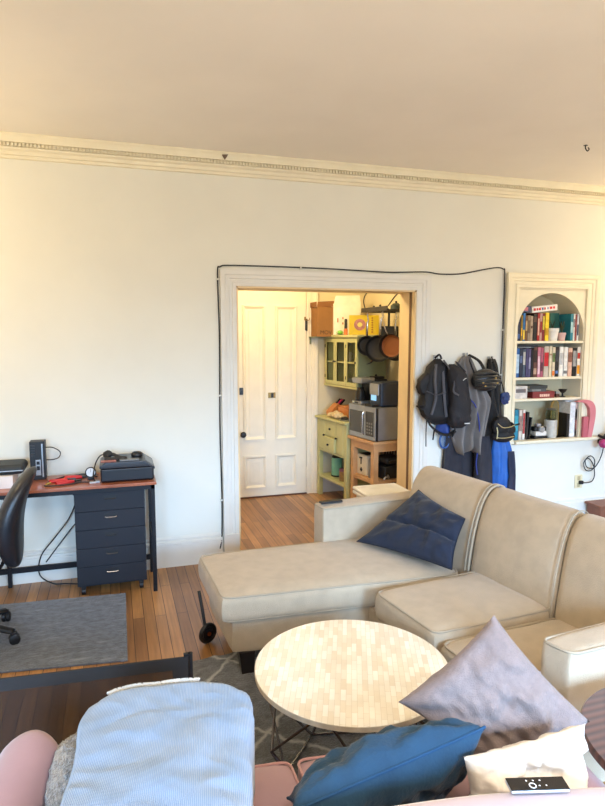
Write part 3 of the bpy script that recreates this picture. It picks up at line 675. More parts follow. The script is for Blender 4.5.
# grey knit top, folded over the middle hook, with a pointed hem
drape([(1.455, 2.61, 2.675), (1.4, 2.57, 2.71), (1.25, 2.56, 2.78), (1.1, 2.57, 2.88), (1.0, 2.54, 2.86), (.88, 2.52, 2.83), (.8, 2.54, 2.81)], greyc, 'grey_top', y0=W-.045, depth=.075, folds=4, amp=.034, seed=2,
      hem=lambda u: -.12*abs(sin(u*pi*2.0))+.06*(u > .8)*(u-.8)*5, label='grey knitted top hanging with pointed hem on the middle hook', cat='clothing', nx=40)
drape([(1.12, 2.56, 2.8), (.9, 2.5, 2.78), (.7, 2.48, 2.76), (.42, 2.46, 2.76)], darkc, 'dark_trousers', y0=W-.022, depth=.02, folds=3, amp=.006, seed=4, label='charcoal trousers hanging behind the grey top', cat='clothing')
drape([(1.43, 2.86, 2.925), (1.38, 2.85, 2.95), (1.25, 2.86, 2.97), (1.05, 2.87, 2.99), (.85, 2.80, 3.02), (.62, 2.78, 3.04), (.36, 2.77, 3.04)], blackc, 'black_jacket', y0=W-.022, depth=.055, folds=2, amp=.012, seed=7, label='long black jacket hanging on the hook next to the bookcase', cat='clothing')
ot = thing('blue_ski_trousers', 'royal blue and black trousers hanging lowest beside the bookcase', 'clothing', (2.93, W-.1, .3))
drape([(.8, 2.89, 3.03), (.7, 2.88, 3.065), (.5, 2.88, 3.075), (.28, 2.89, 3.08)], royal, 'trouser_cloth', y0=W-.088, depth=.04, folds=3, amp=.01, seed=9, parent=ot)
drape([(.69, 3.0, 3.06), (.5, 3.02, 3.085), (.28, 3.0, 3.088)], dnavy, 'dark_side_panel', y0=W-.128, depth=.012, folds=1, amp=.003, seed=3, parent=ot, nx=12)
drape([(.82, 2.72, 2.85), (.6, 2.72, 2.88), (.28, 2.74, 2.9)], darkc, 'dark_leg', y0=W-.092, depth=.04, folds=2, amp=.01, seed=5, parent=ot)
# waist pack
o = thing('waist_bag', 'black waist pack with pale zip lines hanging in front of the black jacket', 'bag', (2.9, W-.16, .78))
m = MB()
for (c, r, s) in (((2.93, W-.14, .9), (.085, .04, .08), 3), ((2.95, W-.14, .82), (.105, .04, .05), 4), ((2.99, W-.14, .87), (.07, .035, .045), 5)): m.ball(c, r, 3, .12, s)
m.build('pouch', blackc, o, world=True)
m = MB(); m.tube(spline([(2.86, W-.19, .93), (2.9, W-.2, .9), (2.96, W-.2, .9), (3.03, W-.17, .91)]), .0035); m.tube(spline([(2.85, W-.19, .82), (2.92, W-.2, .815), (3.02, W-.18, .82)]), .0035); m.tube(spline([(2.855, W-.185, .9), (2.86, W-.19, .86), (2.855, W-.19, .81)]), .004); m.build('zip', mat('brass_zip', (190, 176, 130), .4, metal=.5), o, world=True)
m = MB(); m.tube(spline([(3.0, W-.16, .93), (3.05, W-.14, .905), (3.1, W-.13, .91)]), .014, 8, flat=.4); m.tube(spline([(2.9, W-.16, .94), (2.87, W-.12, 1.1), (2.865, W-.1, 1.3), (2.86, W-.055, 1.44)]), .01, 8, flat=.4); m.build('strap', blackc, o, world=True)
# blue pouch at the jacket shoulder
o = thing('blue_pouch', 'small navy blue pouch hanging at the bookcase edge behind the black jacket', 'bag', (3.0, W-.05, 1.08))
m = MB(); m.ball((3.0, W-.075, 1.115), (.04, .025, .05), 3, .5, 6); m.build('pouch_body', mat('navy_nylon', (36, 56, 104), .6), o, world=True)
m = MB(); m.tube(spline([(2.98, W-.09, 1.165), (2.95, W-.08, 1.26), (2.875, W-.05, 1.45)]), .005); m.build('cord', cordm, o, world=True)
# cycling helmet with ribs, hanging by its strap
o = thing('bike_helmet', 'dark ribbed bicycle helmet hanging in front of the grey top', 'helmet', (2.77, W-.2, 1.18))
hm = mat('helmet_black', (40, 40, 42), .3, var=.2, scale=6); hcx, hcy, hcz = 2.735, W-.175, 1.275
def hel(u, v, k=1.0):
    a = 2*pi*u; b = v*pi/2; rr = cos(b)**.75; vent = .0
    return (hcx+.118*k*rr*cos(a), hcy-.07*k*sin(b)-.0, hcz+.088*k*rr*sin(a))
m = MB(); m.grid(lambda u, v: hel(u, v), 36, 12, True); m.grid(lambda u, v: hel(u, v, .88), 36, 12, True)
bmesh.ops.recalc_face_normals(m.bm, faces=m.bm.faces); m.build('shell', hm, o, world=True)
for i, zz in enumerate((-.058, -.032, -.005, .022, .048)):
    hw = .118*sqrt(max(0, 1-(zz/.088)**2)); pts = []
    for k in range(13):
        s = -1+2*k/12; q = sqrt(max(0, 1-(s*.9)**2-(zz/.1)**2)); pts.append((hcx+hw*s*.95, hcy-.078*q**.8-.006, hcz+zz+.012*(1-s*s)))
    m = MB(); m.tube(pts, .009, 8); m.build('rib', mat('helmet_rib', (52, 53, 52), .3, var=.3), o, world=True)
m = MB(); m.tube(spline([(2.65, W-.17, 1.32), (2.65, W-.1, 1.41), (2.655, W-.055, 1.45)]), .006, 6); m.tube(spline([(2.73, W-.18, 1.35), (2.71, W-.13, 1.42), (2.665, W-.06, 1.465)]), .02, 8, flat=.4); m.build('strap', blackc, o, world=True)
for (x, zz) in ((2.69, 1.235), (2.78, 1.295), (2.795, 1.255), (2.67, 1.26)):
    m = MB(); m.ball((x, hcy-.082, zz), (.009, .004, .006), 2); m.build('reflective_dot', mat('gold_fleck', (190, 160, 90), .3, metal=.4), o, world=True)
# backpack
o = thing('backpack', 'large black hiking backpack with dangling straps, leftmost of the hanging things', 'backpack', (2.45, W-.1, .9))
def bag(prof, y0, depth, seed):
    """lumpy closed bag body from [(z, xl, xr)]"""
    def f(u, v):
        zt, zb = prof[0][0], prof[-1][0]; z = zt+(zb-zt)*v; xl, xr = prof[-1][1:]
        for a, b in zip(prof, prof[1:]):
            if a[0] >= z >= b[0]-1e-6:
                t = (a[0]-z)/(a[0]-b[0]); xl, xr = a[1]+(b[1]-a[1])*t, a[2]+(b[2]-a[2])*t; break
        a = 2*pi*u; k = min(1, (v*8)**.5, ((1-v)*8)**.5) if 0 < v < 1 else 0.02
        c, s = cos(a), sin(a); c = math.copysign(abs(c)**.7, c); s = math.copysign(abs(s)**.7, s)
        nn = 1+.1*noise.noise(Vector((c*2+seed, s*2, z*9)))+.14*noise.noise(Vector((c*5+seed, s*4, z*26)))
        x = (xl+xr)/2+(xr-xl)/2*c*(.6+.4*k)*nn; y = y0-depth/2+depth/2*s*k*nn
        return (x, min(y, W-.012), z)
    m = MB(); m.grid(f, 32, 26, True); bmesh.ops.recalc_face_normals(m.bm, faces=m.bm.faces); return m
bag([(1.44, 2.33, 2.41), (1.36, 2.28, 2.45), (1.2, 2.25, 2.48), (1.08, 2.22, 2.50), (1.0, 2.25, 2.5), (.93, 2.32, 2.5)], W-.03, .12, 1).build('harness_side', blackc, o, world=True)
bag([(1.40, 2.42, 2.50), (1.33, 2.42, 2.57), (1.2, 2.44, 2.60), (1.05, 2.44, 2.625), (.95, 2.44, 2.62), (.905, 2.46, 2.6)], W-.075, .14, 4).build('main_pocket', mat('backpack_grey_black', (26, 25, 30), .75, var=.15, scale=10, bump=.15), o, world=True)
bag([(1.34, 2.27, 2.31), (1.28, 2.21, 2.33), (1.22, 2.2, 2.3), (1.16, 2.23, 2.29)], W-.05, .08, 6).build('side_pocket', blackc, o, world=True)
m = MB(); m.tube(spline([(2.36, W-.07, 1.445), (2.385, W-.09, 1.47), (2.41, W-.08, 1.44)]), .008, 8); m.build('grab_loop', blackc, o, world=True)
m = MB(); m.tube(spline([(2.4, W-.13, 1.43), (2.46, W-.19, 1.3), (2.45, W-.2, 1.2), (2.49, W-.21, 1.17)]), .016, 8, flat=.4); m.tube(spline([(2.48, W-.17, 1.42), (2.54, W-.16, 1.37), (2.585, W-.14, 1.34)]), .012, 8, flat=.4); m.build('shoulder_strap', mat('strap_grey', (72, 72, 78), .7), o, world=True)
m = MB(); m.tube(spline([(2.3, W-.1, 1.06), (2.23, W-.12, 1.08), (2.185, W-.13, 1.085)]), .018, 8, flat=.5); m.tube(spline([(2.27, W-.12, 1.0), (2.3, W-.14, .93), (2.38, W-.15, .87), (2.46, W-.14, .855), (2.52, W-.12, .88)]), .016, 8, flat=.5); m.build('hip_belt', blackc, o, world=True)
m = MB(); m.tube(spline([(2.275, W-.12, 1.0), (2.27, W-.12, .9), (2.272, W-.12, .77)]), .007, 6, flat=.4); m.tube(spline([(2.335, W-.13, .9), (2.33, W-.13, .86), (2.325, W-.13, .82)]), .006, 6); m.tube(spline([(2.47, W-.16, .98), (2.49, W-.17, .9), (2.48, W-.15, .84)]), .007, 6); m.build('loose_strap', blackc, o, world=True)
for a_ in ([(2.33, W-.14, 1.40), (2.31, W-.165, 1.28), (2.32, W-.165, 1.15), (2.29, W-.16, 1.02)], [(2.39, W-.14, 1.38), (2.385, W-.165, 1.25), (2.4, W-.165, 1.1), (2.42, W-.16, 1.0)], [(2.26, W-.13, 1.2), (2.32, W-.168, 1.17), (2.4, W-.168, 1.19)]):
    m = MB(); m.tube(spline(a_), .011, 8, flat=.45); m.build('webbing', MATS['strap_grey'], o, world=True)
m = MB(); m.tube(spline([(2.52, W-.218, 1.28), (2.535, W-.216, 1.29), (2.55, W-.212, 1.295)]), .003, 6); m.box(2.545, 2.59, W-.218, W-.212, .945, .953); m.build('logo_tag', mat('pale_tag', (190, 190, 190), .5), o, world=True)
# pale flap of cloth and blue things below the backpack
drape([(.98, 2.42, 2.5), (.88, 2.4, 2.52), (.84, 2.43, 2.5)], mat('blue_nylon', (34, 66, 140), .6, var=.1), 'blue_bag', y0=W-.03, depth=.06, folds=1, seed=3, label='blue nylon bag bottom showing beneath the black backpack', cat='bag', nx=16)
o = thing('badminton_racket', 'blue round racket head on a dark shaft hanging below the backpack', 'racket', (2.48, W-.05, .35))
m = MB(); m.tube([(2.485+.042*cos(2*pi*k/20), W-.03, .79+.06*sin(2*pi*k/20)) for k in range(20)], .008, 8, closed=True); m.build('racket_frame', mat('racket_blue', (38, 84, 150), .4), o, world=True)
m = MB()
for k in range(-4, 5): m.cyl((2.485+k*.009, W-.03, .79-.055*sqrt(1-(k/5)**2)), (2.485+k*.009, W-.03, .79+.055*sqrt(1-(k/5)**2)), .0012, 5)
for k in range(-5, 6): m.cyl((2.485-.04*sqrt(1-(k/6)**2), W-.03, .79+k*.01), (2.485+.04*sqrt(1-(k/6)**2), W-.03, .79+k*.01), .0012, 5)
m.build('strings', mat('string_blue', (90, 130, 180), .5), o, world=True)
m = MB(); m.cyl((2.485, W-.03, .73), (2.485, W-.03, .34), .008); m.build('shaft', darks, o, world=True)
m = MB(); m.cyl((2.485, W-.03, .34), (2.485, W-.03, .2), .014); m.build('grip', black, o, world=True)
m = MB(); m.tube(spline([(2.6, W-.13, 1.15), (2.68, W-.14, 1.08), (2.72, W-.14, .95), (2.73, W-.14, .8), (2.715, W-.13, .62), (2.73, W-.13, .52)]), .005, 6)
o = m.build('lanyard', mat('cord_blue', (40, 60, 140), .5)); tag(o, 'thin blue lanyard hanging over the grey top', 'lanyard')

# ================================================================== DESK CORNER
desk = thing('desk', 'wooden desk with black metal frame against the wall', 'desk', (-.4, 3.98, 0))
deskw = mat('cherry_wood', (150, 84, 56), .32, c2=(176, 104, 72), scale=7, coat=.2)
DZ = .712
m = MB(); m.box(-1.35, .236, 3.79, 4.17, DZ-.018, DZ, .003); m.build('desktop', deskw, desk, world=True)
m = MB(); m.box(-1.33, .225, 3.80, 3.825, DZ-.045, DZ-.018); m.box(-1.33, .225, 4.13, 4.155, DZ-.045, DZ-.018); m.build('apron_rail', blackm, desk, world=True)
for (x, y) in ((.2, 3.80), (.2, 4.13), (-1.3, 3.8), (-1.3, 4.13), (-.69, 4.13)):
    m = MB(); m.box(x, x+.025, y, y+.025, 0, DZ-.018, .002); m.build('leg', blackm, desk, world=True)
m = MB(); m.box(-1.3, .2, 4.135, 4.15, .09, .125); m.build('stretcher', blackm, desk, world=True)
m = MB(); m.box(.203, .222, 3.82, 4.13, .34, .36); m.box(.203, .222, 3.82, 4.13, .66, .69); m.build('side_rail', blackm, desk, world=True)
# drawer unit on castors
dr = thing('drawer_unit', 'black five-drawer cabinet on castors under the desk', 'drawers', (-.04, 3.97, 0))
m = MB(); m.box(-.255, .165, 3.87, 4.12, .055, .66, .004); m.build('body', navyb, dr, world=True)
m = MB(); m.box(-.262, .172, 3.845, 4.125, .655, .668, .003); m.build('top', navyb, dr, world=True)
hz = []
for i in range(5):
    z0 = .07+i*.117; z1 = z0+.1155
    m = MB(); m.box(-.253, .163, 3.852, 3.87, z0, z1, .003); d = m.build('drawer', navyb, dr, world=True)
    zc = z1-.03
    m = MB(); pts = [(-.085, zc+.012), (-.08, zc-.004), (-.068, zc-.012), (-.02, zc-.012), (-.006, zc-.004), (0, zc+.012)]
    m.prism(pts, 'y', 3.8505, 3.853); m.build('finger_slot', black, d, world=True)
    m = MB(); m.tube([(-.078, 3.849, zc-.008), (-.068, 3.848, zc-.012), (-.02, 3.848, zc-.012), (-.008, 3.849, zc-.008)], .0035, 6); m.build('handle_lip', chrome if i in (0, 3) else darks if i in (1, 4) else black, d, world=True)
for (x, y) in ((-.22, 3.89), (.13, 3.89), (-.22, 4.09), (.13, 4.09)):
    m = MB(); m.cyl((x-.012, y, .022), (x+.012, y, .022), .022); m.box(x-.014, x+.014, y-.012, y+.012, .035, .056); m.build('castor', black, dr, world=True)
# printer
pr = thing('printer', 'black inkjet printer with a sloping lid on the desk', 'printer', (.06, 3.98, DZ))
m = MB(); m.box(-.095, .225, 3.845, 4.11, DZ+.004, DZ+.09, .012, 3); m.build('body', mat('printer_black', (16, 17, 24), .4), pr, world=True)
m = MB(); m.prism([(-.1, DZ+.09), (-.098, DZ+.108), (-.06, DZ+.128), (.17, DZ+.128), (.232, DZ+.085), (.23, DZ+.07), (.2, DZ+.09)], 'y', 3.84, 4.12, .005); m.build('lid', mat('printer_lid', (44, 45, 50), .35), pr, world=True)
m = MB(); m.prism([(.176, DZ+.1245), (.228, DZ+.088), (.2285, DZ+.0895), (.177, DZ+.1265)], 'y', 3.87, 4.08); m.build('control_panel', mat('panel_grey', (96, 100, 104), .3), pr, world=True)
m = MB(); m.box(.02, .16, 3.838, 3.8405, DZ+.072, DZ+.078); m.build('paper_slot', black, pr, world=True)
o = thing('puck_charger', 'round black puck lying on the printer lid', 'device', (.13, 4.0, DZ+.128))
m = MB(); m.lathe([(0, 0), (.034, 0), (.037, .006), (.037, .018), (.03, .026), (0, .026)]); m.build('puck_body', black, o); m = MB(); m.lathe([(.03, .0265), (.03, .028), (.025, .028), (.025, .0265)]); m.build('puck_ring', darks, o)
m = MB(); m.box(-.07, .02, 3.9, 3.93, DZ+.1285, DZ+.145, .004, M=None); m.tube(spline([(-.06, 3.95, DZ+.15), (-.02, 3.97, DZ+.155), (.02, 3.93, DZ+.142), (.06, 3.9, DZ+.14)]), .011, 8); m.ball((-.05, 3.98, DZ+.155), (.03, .03, .027), 2, .3)
o = m.build('tangled_cloth', mat('black_rag', (52, 48, 44), .9, var=.3, scale=30)); tag(o, 'crumpled dark strap heaped on the left of the printer lid', 'strap')
o = book(-.09, -.0, DZ+.1285, DZ+.134, (176, 110, 100), 'thin red and white booklet on the front left of the printer lid', 'x', y0=3.845, depth=.05, horiz=True); del o['group']
m = MB(); m.box(.02, .14, 3.85, 3.9, DZ+.1285, DZ+.138, .003); o = m.build('letter_opener', mat('grey_tray', (104, 104, 104), .35)); tag(o, 'flat grey strip lying on the front of the printer lid', 'tray')
# tower radio / open device
o = thing('electronics_tower', 'upright black electronic device with pale ports at the back of the desk', 'device', (-.47, 4.1, DZ))
m = MB(); m.box(-.515, -.425, 4.06, 4.14, DZ, DZ+.245, .004); m.build('case', black, o, world=True)
m = MB(); m.box(-.445, -.437, 4.054, 4.06, DZ+.02, DZ+.23); m.box(-.482, -.452, 4.054, 4.06, DZ+.03, DZ+.13, .002); m.build('metal_bracket', steel, o, world=True)
for (x0, x1, z0, z1) in ((-.476, -.458, .1, .12), (-.476, -.458, .065, .09)):
    m = MB(); m.box(x0, x1, 4.051, 4.055, DZ+z0, DZ+z1); m.build('port', black, o, world=True)
m = MB()
for k in range(5): m.box(-.508, -.486, 4.054, 4.061, DZ+.15+k*.016, DZ+.158+k*.016)
m.build('vent', darks, o, world=True)
m = MB(); m.tube(spline([(-.425, 4.1, DZ+.2), (-.38, 4.1, DZ+.195), (-.34, 4.1, DZ+.165), (-.35, 4.1, DZ+.13), (-.39, 4.1, DZ+.118), (-.425, 4.1, DZ+.12)]), .0035, 6); m.build('patch_lead', cordm, o, world=True)
# padded case and white box at the left
o = thing('padded_case', 'black padded case lying on a white box at the left end of the desk', 'case', (-.68, 4.0, DZ+.075))
m = MB(); m.box(-.98, -.53, 3.9, 4.12, DZ+.0765, DZ+.135, .028, 4); m.build('case_body', mat('case_black', (36, 42, 46), .6), o, world=True)
m = MB(); m.box(-.985, -.535, 3.895, 4.125, DZ+.098, DZ+.104, .002); m.build('zip', steel, o, world=True)
o = carton('white_box', 'low white box under the black padded case on the desk', 'box', 0, (.36, .22, .074), Matrix.Translation((-.77, 3.99, DZ+.001)), mat('matte_white_card', (228, 220, 216), .6))
# red handled pliers, gauge, loose cables on the desk
redp = mat('red_handle', (206, 38, 44), .4)
def pliers(x, y, rz, label):
    o = thing('pliers', label, 'pliers', (x, y, DZ), rz, 'red handled hand tools on the desk')
    for s in (-1, 1):
        m = MB(); m.tube(spline([(0, 0, .009), (-.03, s*.012, .009), (-.07, s*.018, .009), (-.11, s*.012, .009)], 5), .008, 8); m.build('handle', redp, o)
    m = MB(); m.box(-.004, .045, -.008, .008, .003, .015, .003); m.cyl((0, 0, .002), (0, 0, .017), .01, 12); m.build('jaw', darks, o)
pliers(-.29, 3.98, radians(12), 'red handled pliers nearest the tower device'); pliers(-.25, 3.93, radians(25), 'red handled pliers lying in front among the cables'); pliers(-.205, 4.03, radians(-8), 'red handled pliers farthest right near the gauge')
o = thing('tyre_gauge', 'round dial gauge with white face beside the printer', 'gauge', (-.155, 3.97, DZ))
m = MB(); m.box(-.02, .02, -.005, .02, 0, .012, .003); m.build('foot', black, o)
m = MB(); m.lathe([(0, 0), (.034, 0), (.034, .016), (.029, .018), (.028, .014), (0, .014)], M=frame_M((0, 0, .046), (1, 0, 0), (0, .35, 1))); m.build('case', black, o)
m = MB(); m.lathe([(0, .0145), (.027, .0145), (.027, .0155), (0, .0155)], M=frame_M((0, 0, .046), (1, 0, 0), (0, .35, 1))); m.build('dial_face', mat('dial_white', (206, 210, 214), .3), o)
m = MB(); m.box(-.001, .001, 0, .02, .0156, .017, M=frame_M((0, 0, .046), (1, 0, 0), (0, .35, 1))); m.build('needle', black, o)
for i, (pts, c, lb) in enumerate([
 ([(-.42, 3.87, .006), (-.36, 3.85, .006), (-.28, 3.86, .006), (-.2, 3.9, .006), (-.13, 3.88, .006)], (60, 40, 36), 'thin brown lead lying along the front of the desk'),
 ([(-.4, 3.95, .006), (-.36, 4.03, .006), (-.3, 4.09, .006), (-.22, 4.1, .006), (-.15, 4.06, .006), (-.12, 4.02, .006)], (36, 34, 40), 'black lead arching behind the red tools'),
 ([(-.41, 3.9, .006), (-.37, 3.97, .006), (-.3, 4.04, .006), (-.25, 4.065, .006)], (196, 170, 80), 'yellow lead at the left of the red tools'),
 ([(-.31, 4.1, .006), (-.26, 4.08, .012), (-.2, 4.13, .006), (-.12, 4.09, .006)], (120, 124, 130), 'grey lead at the back of the desk')]):
    m = MB(); m.tube(spline([(a, b, DZ+c_+.0) for a, b, c_ in pts]), .005, 6); tag(m.build('loose_lead', mat('lead_%d' % i, c, .5)), lb, 'cable', 'loose leads on the desk')
m = MB(); m.tube(spline([(-.13, 3.9, DZ+.008), (-.14, 3.93, DZ+.03), (-.125, 3.97, DZ+.1), (-.1, 4.0, DZ+.14), (-.075, 3.99, DZ+.155)]), .004, 6); tag(m.build('printer_lead', cordm), 'black lead climbing from the desk onto the printer', 'cable')
m = MB(); m.box(-.125, -.1, 3.87, 3.9, DZ, DZ+.012, .003); m.box(-.16, -.12, 3.86, 3.885, DZ, DZ+.01, .003); tag(m.build('adaptor', mat('pale_adaptor', (170, 170, 172), .5)), 'small pale adaptor on the desk in front of the gauge', 'adaptor')
m = MB(); m.tube(spline([(-.28, 4.1, DZ-.05), (-.26, 4.14, .55), (-.31, 4.15, .42), (-.4, 4.16, .3), (-.49, 4.17, .18), (-.5, 4.13, .07), (-.42, 4.1, .012), (-.34, 4.08, .008), (-.26, 4.05, .008)]), .0045, 6); tag(m.build('hanging_cable', cordm), 'black cable looping down to the floor left of the drawer unit', 'cable')
m = MB(); m.tube(spline([(-.36, 4.1, DZ-.048), (-.28, 4.1, .6), (-.2, 4.13, .48), (-.3, 4.145, .35), (-.4, 4.15, .22), (-.46, 4.155, .14)]), .004, 6); tag(m.build('hanging_cable', cordm), 'black cable running slantwise under the desk behind the drawer unit', 'cable')

# office chair (its right side is in frame)
ch = thing('office_chair', 'black leather office chair on a five-star castor base at the left edge', 'chair', (-.78, 3.42, 0))
leather = mat('black_leather', (28, 30, 36), .38, var=.1, scale=12, bump=.12, bscale=80)
def backf(side):
    def f(u, v):
        z = .42+.52*v; a = 2*pi*u
        xc = -.535+.02*v+.085*v*v*v-.035*sin(pi*v)+.02   # curved, leaning panel seen from its side
        th = .036+.02*sin(pi*v); wd = .2*(sin(pi*(.12+.76*v)))**.5
        k = (max(0, 1-abs(2*v-1)**6))**.5
        c, s = cos(a), sin(a)
        c = math.copysign(abs(c)**.8, c); s = math.copysign(abs(s)**.6, s)
        return (xc+th*c*(.3+.7*k), 3.36+wd*s*max(.1, k), z)
    return f
m = MB(); m.grid(backf(0), 36, 24, True); m.bm.verts.ensure_lookup_table()
bmesh.ops.holes_fill(m.bm, edges=m.bm.edges, sides=60); bmesh.ops.recalc_face_normals(m.bm, faces=m.bm.faces); m.build('backrest', leather, ch, world=True)
m = MB(); slab(m, [(-1.02, 3.17), (-.62, 3.17), (-.62, 3.6), (-1.02, 3.6)], .4, .475, .035, .015); m.build('seat', leather, ch, world=True)
m = MB(); m.tube(spline([(-.82, 3.38, .39), (-.66, 3.38, .38), (-.585, 3.38, .43), (-.565, 3.38, .55)]), .018, 8, flat=.5); m.build('back_bracket', black, ch, world=True)
m = MB(); m.cyl((-.78, 3.42, .11), (-.78, 3.42, .40), .025); m.cyl((-.78, 3.42, .09), (-.78, 3.42, .22), .035); m.build('gas_column', black, ch, world=True)
for k in range(5):
    a = radians(k*72-20); dx, dy = cos(a), sin(a)
    m = MB(); m.tube([(-.78, 3.42, .105), (-.78+.12*dx, 3.42+.12*dy, .1), (-.78+.25*dx, 3.42+.25*dy, .075)], .028, 8, flat=.7, taper=[1.1, .9, .7]); b = m.build('leg', black, ch, world=True)
    cx_, cy_ = -.78+.255*dx, 3.42+.255*dy
    m = MB(); m.box(cx_-.014, cx_+.014, cy_-.014, cy_+.014, .05, .075, .004)
    for s in (-1, 1): m.lathe([(0, 0), (.024, 0), (.027, .004), (.027, .016), (.02, .02), (0, .02)], M=Matrix.Translation((cx_, cy_, .036)) @ Matrix.Rotation(a+.6, 4, 'Z') @ Matrix.Rotation(s*pi/2, 4, 'X') @ Matrix.Translation((0, 0, .002)))
    m.build('castor', black, b, world=True)

# ================================================================== RUGS
rg = line_mat('grey_blue_rug', (100, 108, 122), (158, 166, 178), 1.0, kind='fleck')
m = MB(); m.prism([(-1.7, 3.94), (-.7, 3.865), (.03, 3.81), (.022, 2.985), (-.6, 3.06), (-1.7, 3.16)], 'z', 0.001, .011, .003); tag(m.build('desk_rug', rg), 'flat blue-grey rug with pale flecks under the office chair', 'rug')
rg2 = line_mat('grey_shag', (100, 102, 106), (196, 196, 194), 1.0)
t = MB(); pl = [(.335, 2.86), (.55, 2.95), (2.0, 2.9), (2.0, 1.62), (1.2, 1.62), (.3, 1.66), (-.15, 1.72), (-.2, 2.3), (.3, 2.35)]
def rugf(u, v):
    x = .25+1.85*u; y = 1.62+(1.24+.08*min(1, u*2))*v
    return (x, y, .016+.006*noise.noise(Vector((x*22, y*22, 0)))+.004*noise.noise(Vector((x*60, y*60, 1))))
t.grid(rugf, 110, 80); t.box(.25, 2.1, 1.62, 2.86, .001, .012)
tag(t.build('shag_rug', rg2, ang=80), 'grey shaggy rug with pale lattice lines under the round table', 'rug')

# ================================================================== BEIGE SECTIONAL SOFA
sf = thing('sectional_sofa', 'beige sectional sofa with a chaise reaching left and rolled-top back', 'sofa', (1.5, 2.5, 0))
# base
m = MB(); slab(m, [(.49, 2.68), (1.25, 2.62), (1.25, 3.17), (.46, 3.22)], .12, .29, .02, 0, 6); slab(m, [(1.18, 1.6), (1.95, 1.62), (1.9, 3.2), (1.16, 3.15)], .12, .29, .02, 0, 6)
m.build('base', beige, sf, world=True)
Q = [(.44, 2.655), (1.66, 2.585), (1.74, 3.26), (.412, 3.245)]
m = MB(); slab(m, Q, .28, .42, .035, .02, 12, wob=.006, seed=2, bulge=.012); b = m.build('chaise_cushion', beige, sf, world=True)
m = MB(); m.tube(rim(Q, .411, .035, rc=.05), .005, 6, closed=True); m.tube(rim(Q, .295, .035, rc=.05), .004, 6, closed=True); m.build('piping', beige_p, b, world=True)
for i, Q in enumerate([[(1.20, 2.055), (1.83, 2.10), (1.75, 2.58), (1.135, 2.50)], [(1.28, 1.60), (1.92, 1.615), (1.84, 2.085), (1.21, 2.035)]]):
    m = MB(); slab(m, Q, .285, .425-(.03 if i else 0), .035, .022, 12, wob=.005, seed=5+i, bulge=.012); b = m.build('seat_cushion', beige, sf, world=True)
    m = MB(); m.tube(rim(Q, .42-(.03 if i else 0), .03, rc=.045), .005, 6, closed=True); m.build('piping', beige_p, b, world=True)
def arm(q, z1, parent, top_r=.03):
    m = MB(); slab(m, q, .12, z1, top_r, .006, 10, wob=.002); b = m.build('arm', beige, parent, world=True)
    m = MB(); m.tube(rim(q, z1-.006, top_r, rc=.035), .005, 6, closed=True); m.build('piping', beige_p, b, world=True)
arm([(1.125, 3.19), (2.0, 3.29), (1.985, 3.43), (1.11, 3.33)], .63, sf, .018)
arm([(1.355, 1.475), (2.14, 1.53), (2.125, 1.66), (1.32, 1.585)], .62, sf, .02)
# back: rolled profile swept along the sofa, in three upholstered sections
BP = spline([(0, .30, 0), (.015, .45, 0), (.05, .60, 0), (.105, .73, 0), (.17, .80, 0), (.24, .815, 0), (.31, .79, 0), (.36, .72, 0), (.375, .6, 0), (.38, .35, 0), (.38, .12, 0)], 4)
def back_x(y): return 1.615+(3.2-y)*.155
def sect(y0, y1, name):
    m = MB(); n = 22; yy = [y0+(y1-y0)*k/n for k in range(n+1)]
    def f(u, v):
        k = v*n; y = y0+(y1-y0)*v; i = min(len(BP)-1, int(round(u*(len(BP)-1)))); p = BP[i]
        e = min(v, 1-v)*abs(y1-y0); pinch = -.022*math.exp(-e/.012)
        cxp, czp = .22, .5; d = Vector((p.x-cxp, p.y-czp)); d = d.normalized()*pinch if d.length else d
        bul = .012*sin(pi*v)*max(0, sin(pi*u*1.6)) if u < .6 else 0
        return (back_x(y)+p.x+d.x-bul, y+.45*p.x, p.y+d.y)
    m.grid(f, len(BP), 30)
    for e in (0, 1):
        t = bmesh.new(); t.faces.new([t.verts.new(f(i/(len(BP)-1), e)) for i in range(len(BP))]); m.join(t)
    bmesh.ops.remove_doubles(m.bm, verts=m.bm.verts, dist=1e-5); bmesh.ops.recalc_face_normals(m.bm, faces=m.bm.faces)
    return m.build(name, beige, sf, world=True)
def seam(y, r=.006, a=0, b=None):
    m = MB(); m.tube([(back_x(y)+p.x-.002, y+.45*p.x, p.y+.003) for p in BP[a:b]], r, 8); m.build('piping', beige_p, sf, world=True)
sect(3.21, 2.625, 'back_cushion'); sect(2.615, 2.09, 'back_cushion'); sect(2.085, 1.5, 'back_cushion')
seam(2.632); seam(2.608); seam(2.088, .0035)
for (x, y) in ((.555, 2.70), (.56, 3.1), (1.83, 1.66), (1.25, 1.68), (1.9, 3.3), (1.3, 3.28)):
    m = MB(); m.prism([(x-.03, y-.03), (x+.045, y-.03), (x+.045, y+.045), (x-.03, y+.045)], 'z', .0, .125)
    for v in m.bm.verts:
        if v.co.z < .01: v.co.x = x+(v.co.x-x)*.75+.008; v.co.y = y+(v.co.y-y)*.75
    m.build('leg', mat('espresso_wood', (26, 20, 20), .4), sf, world=True)
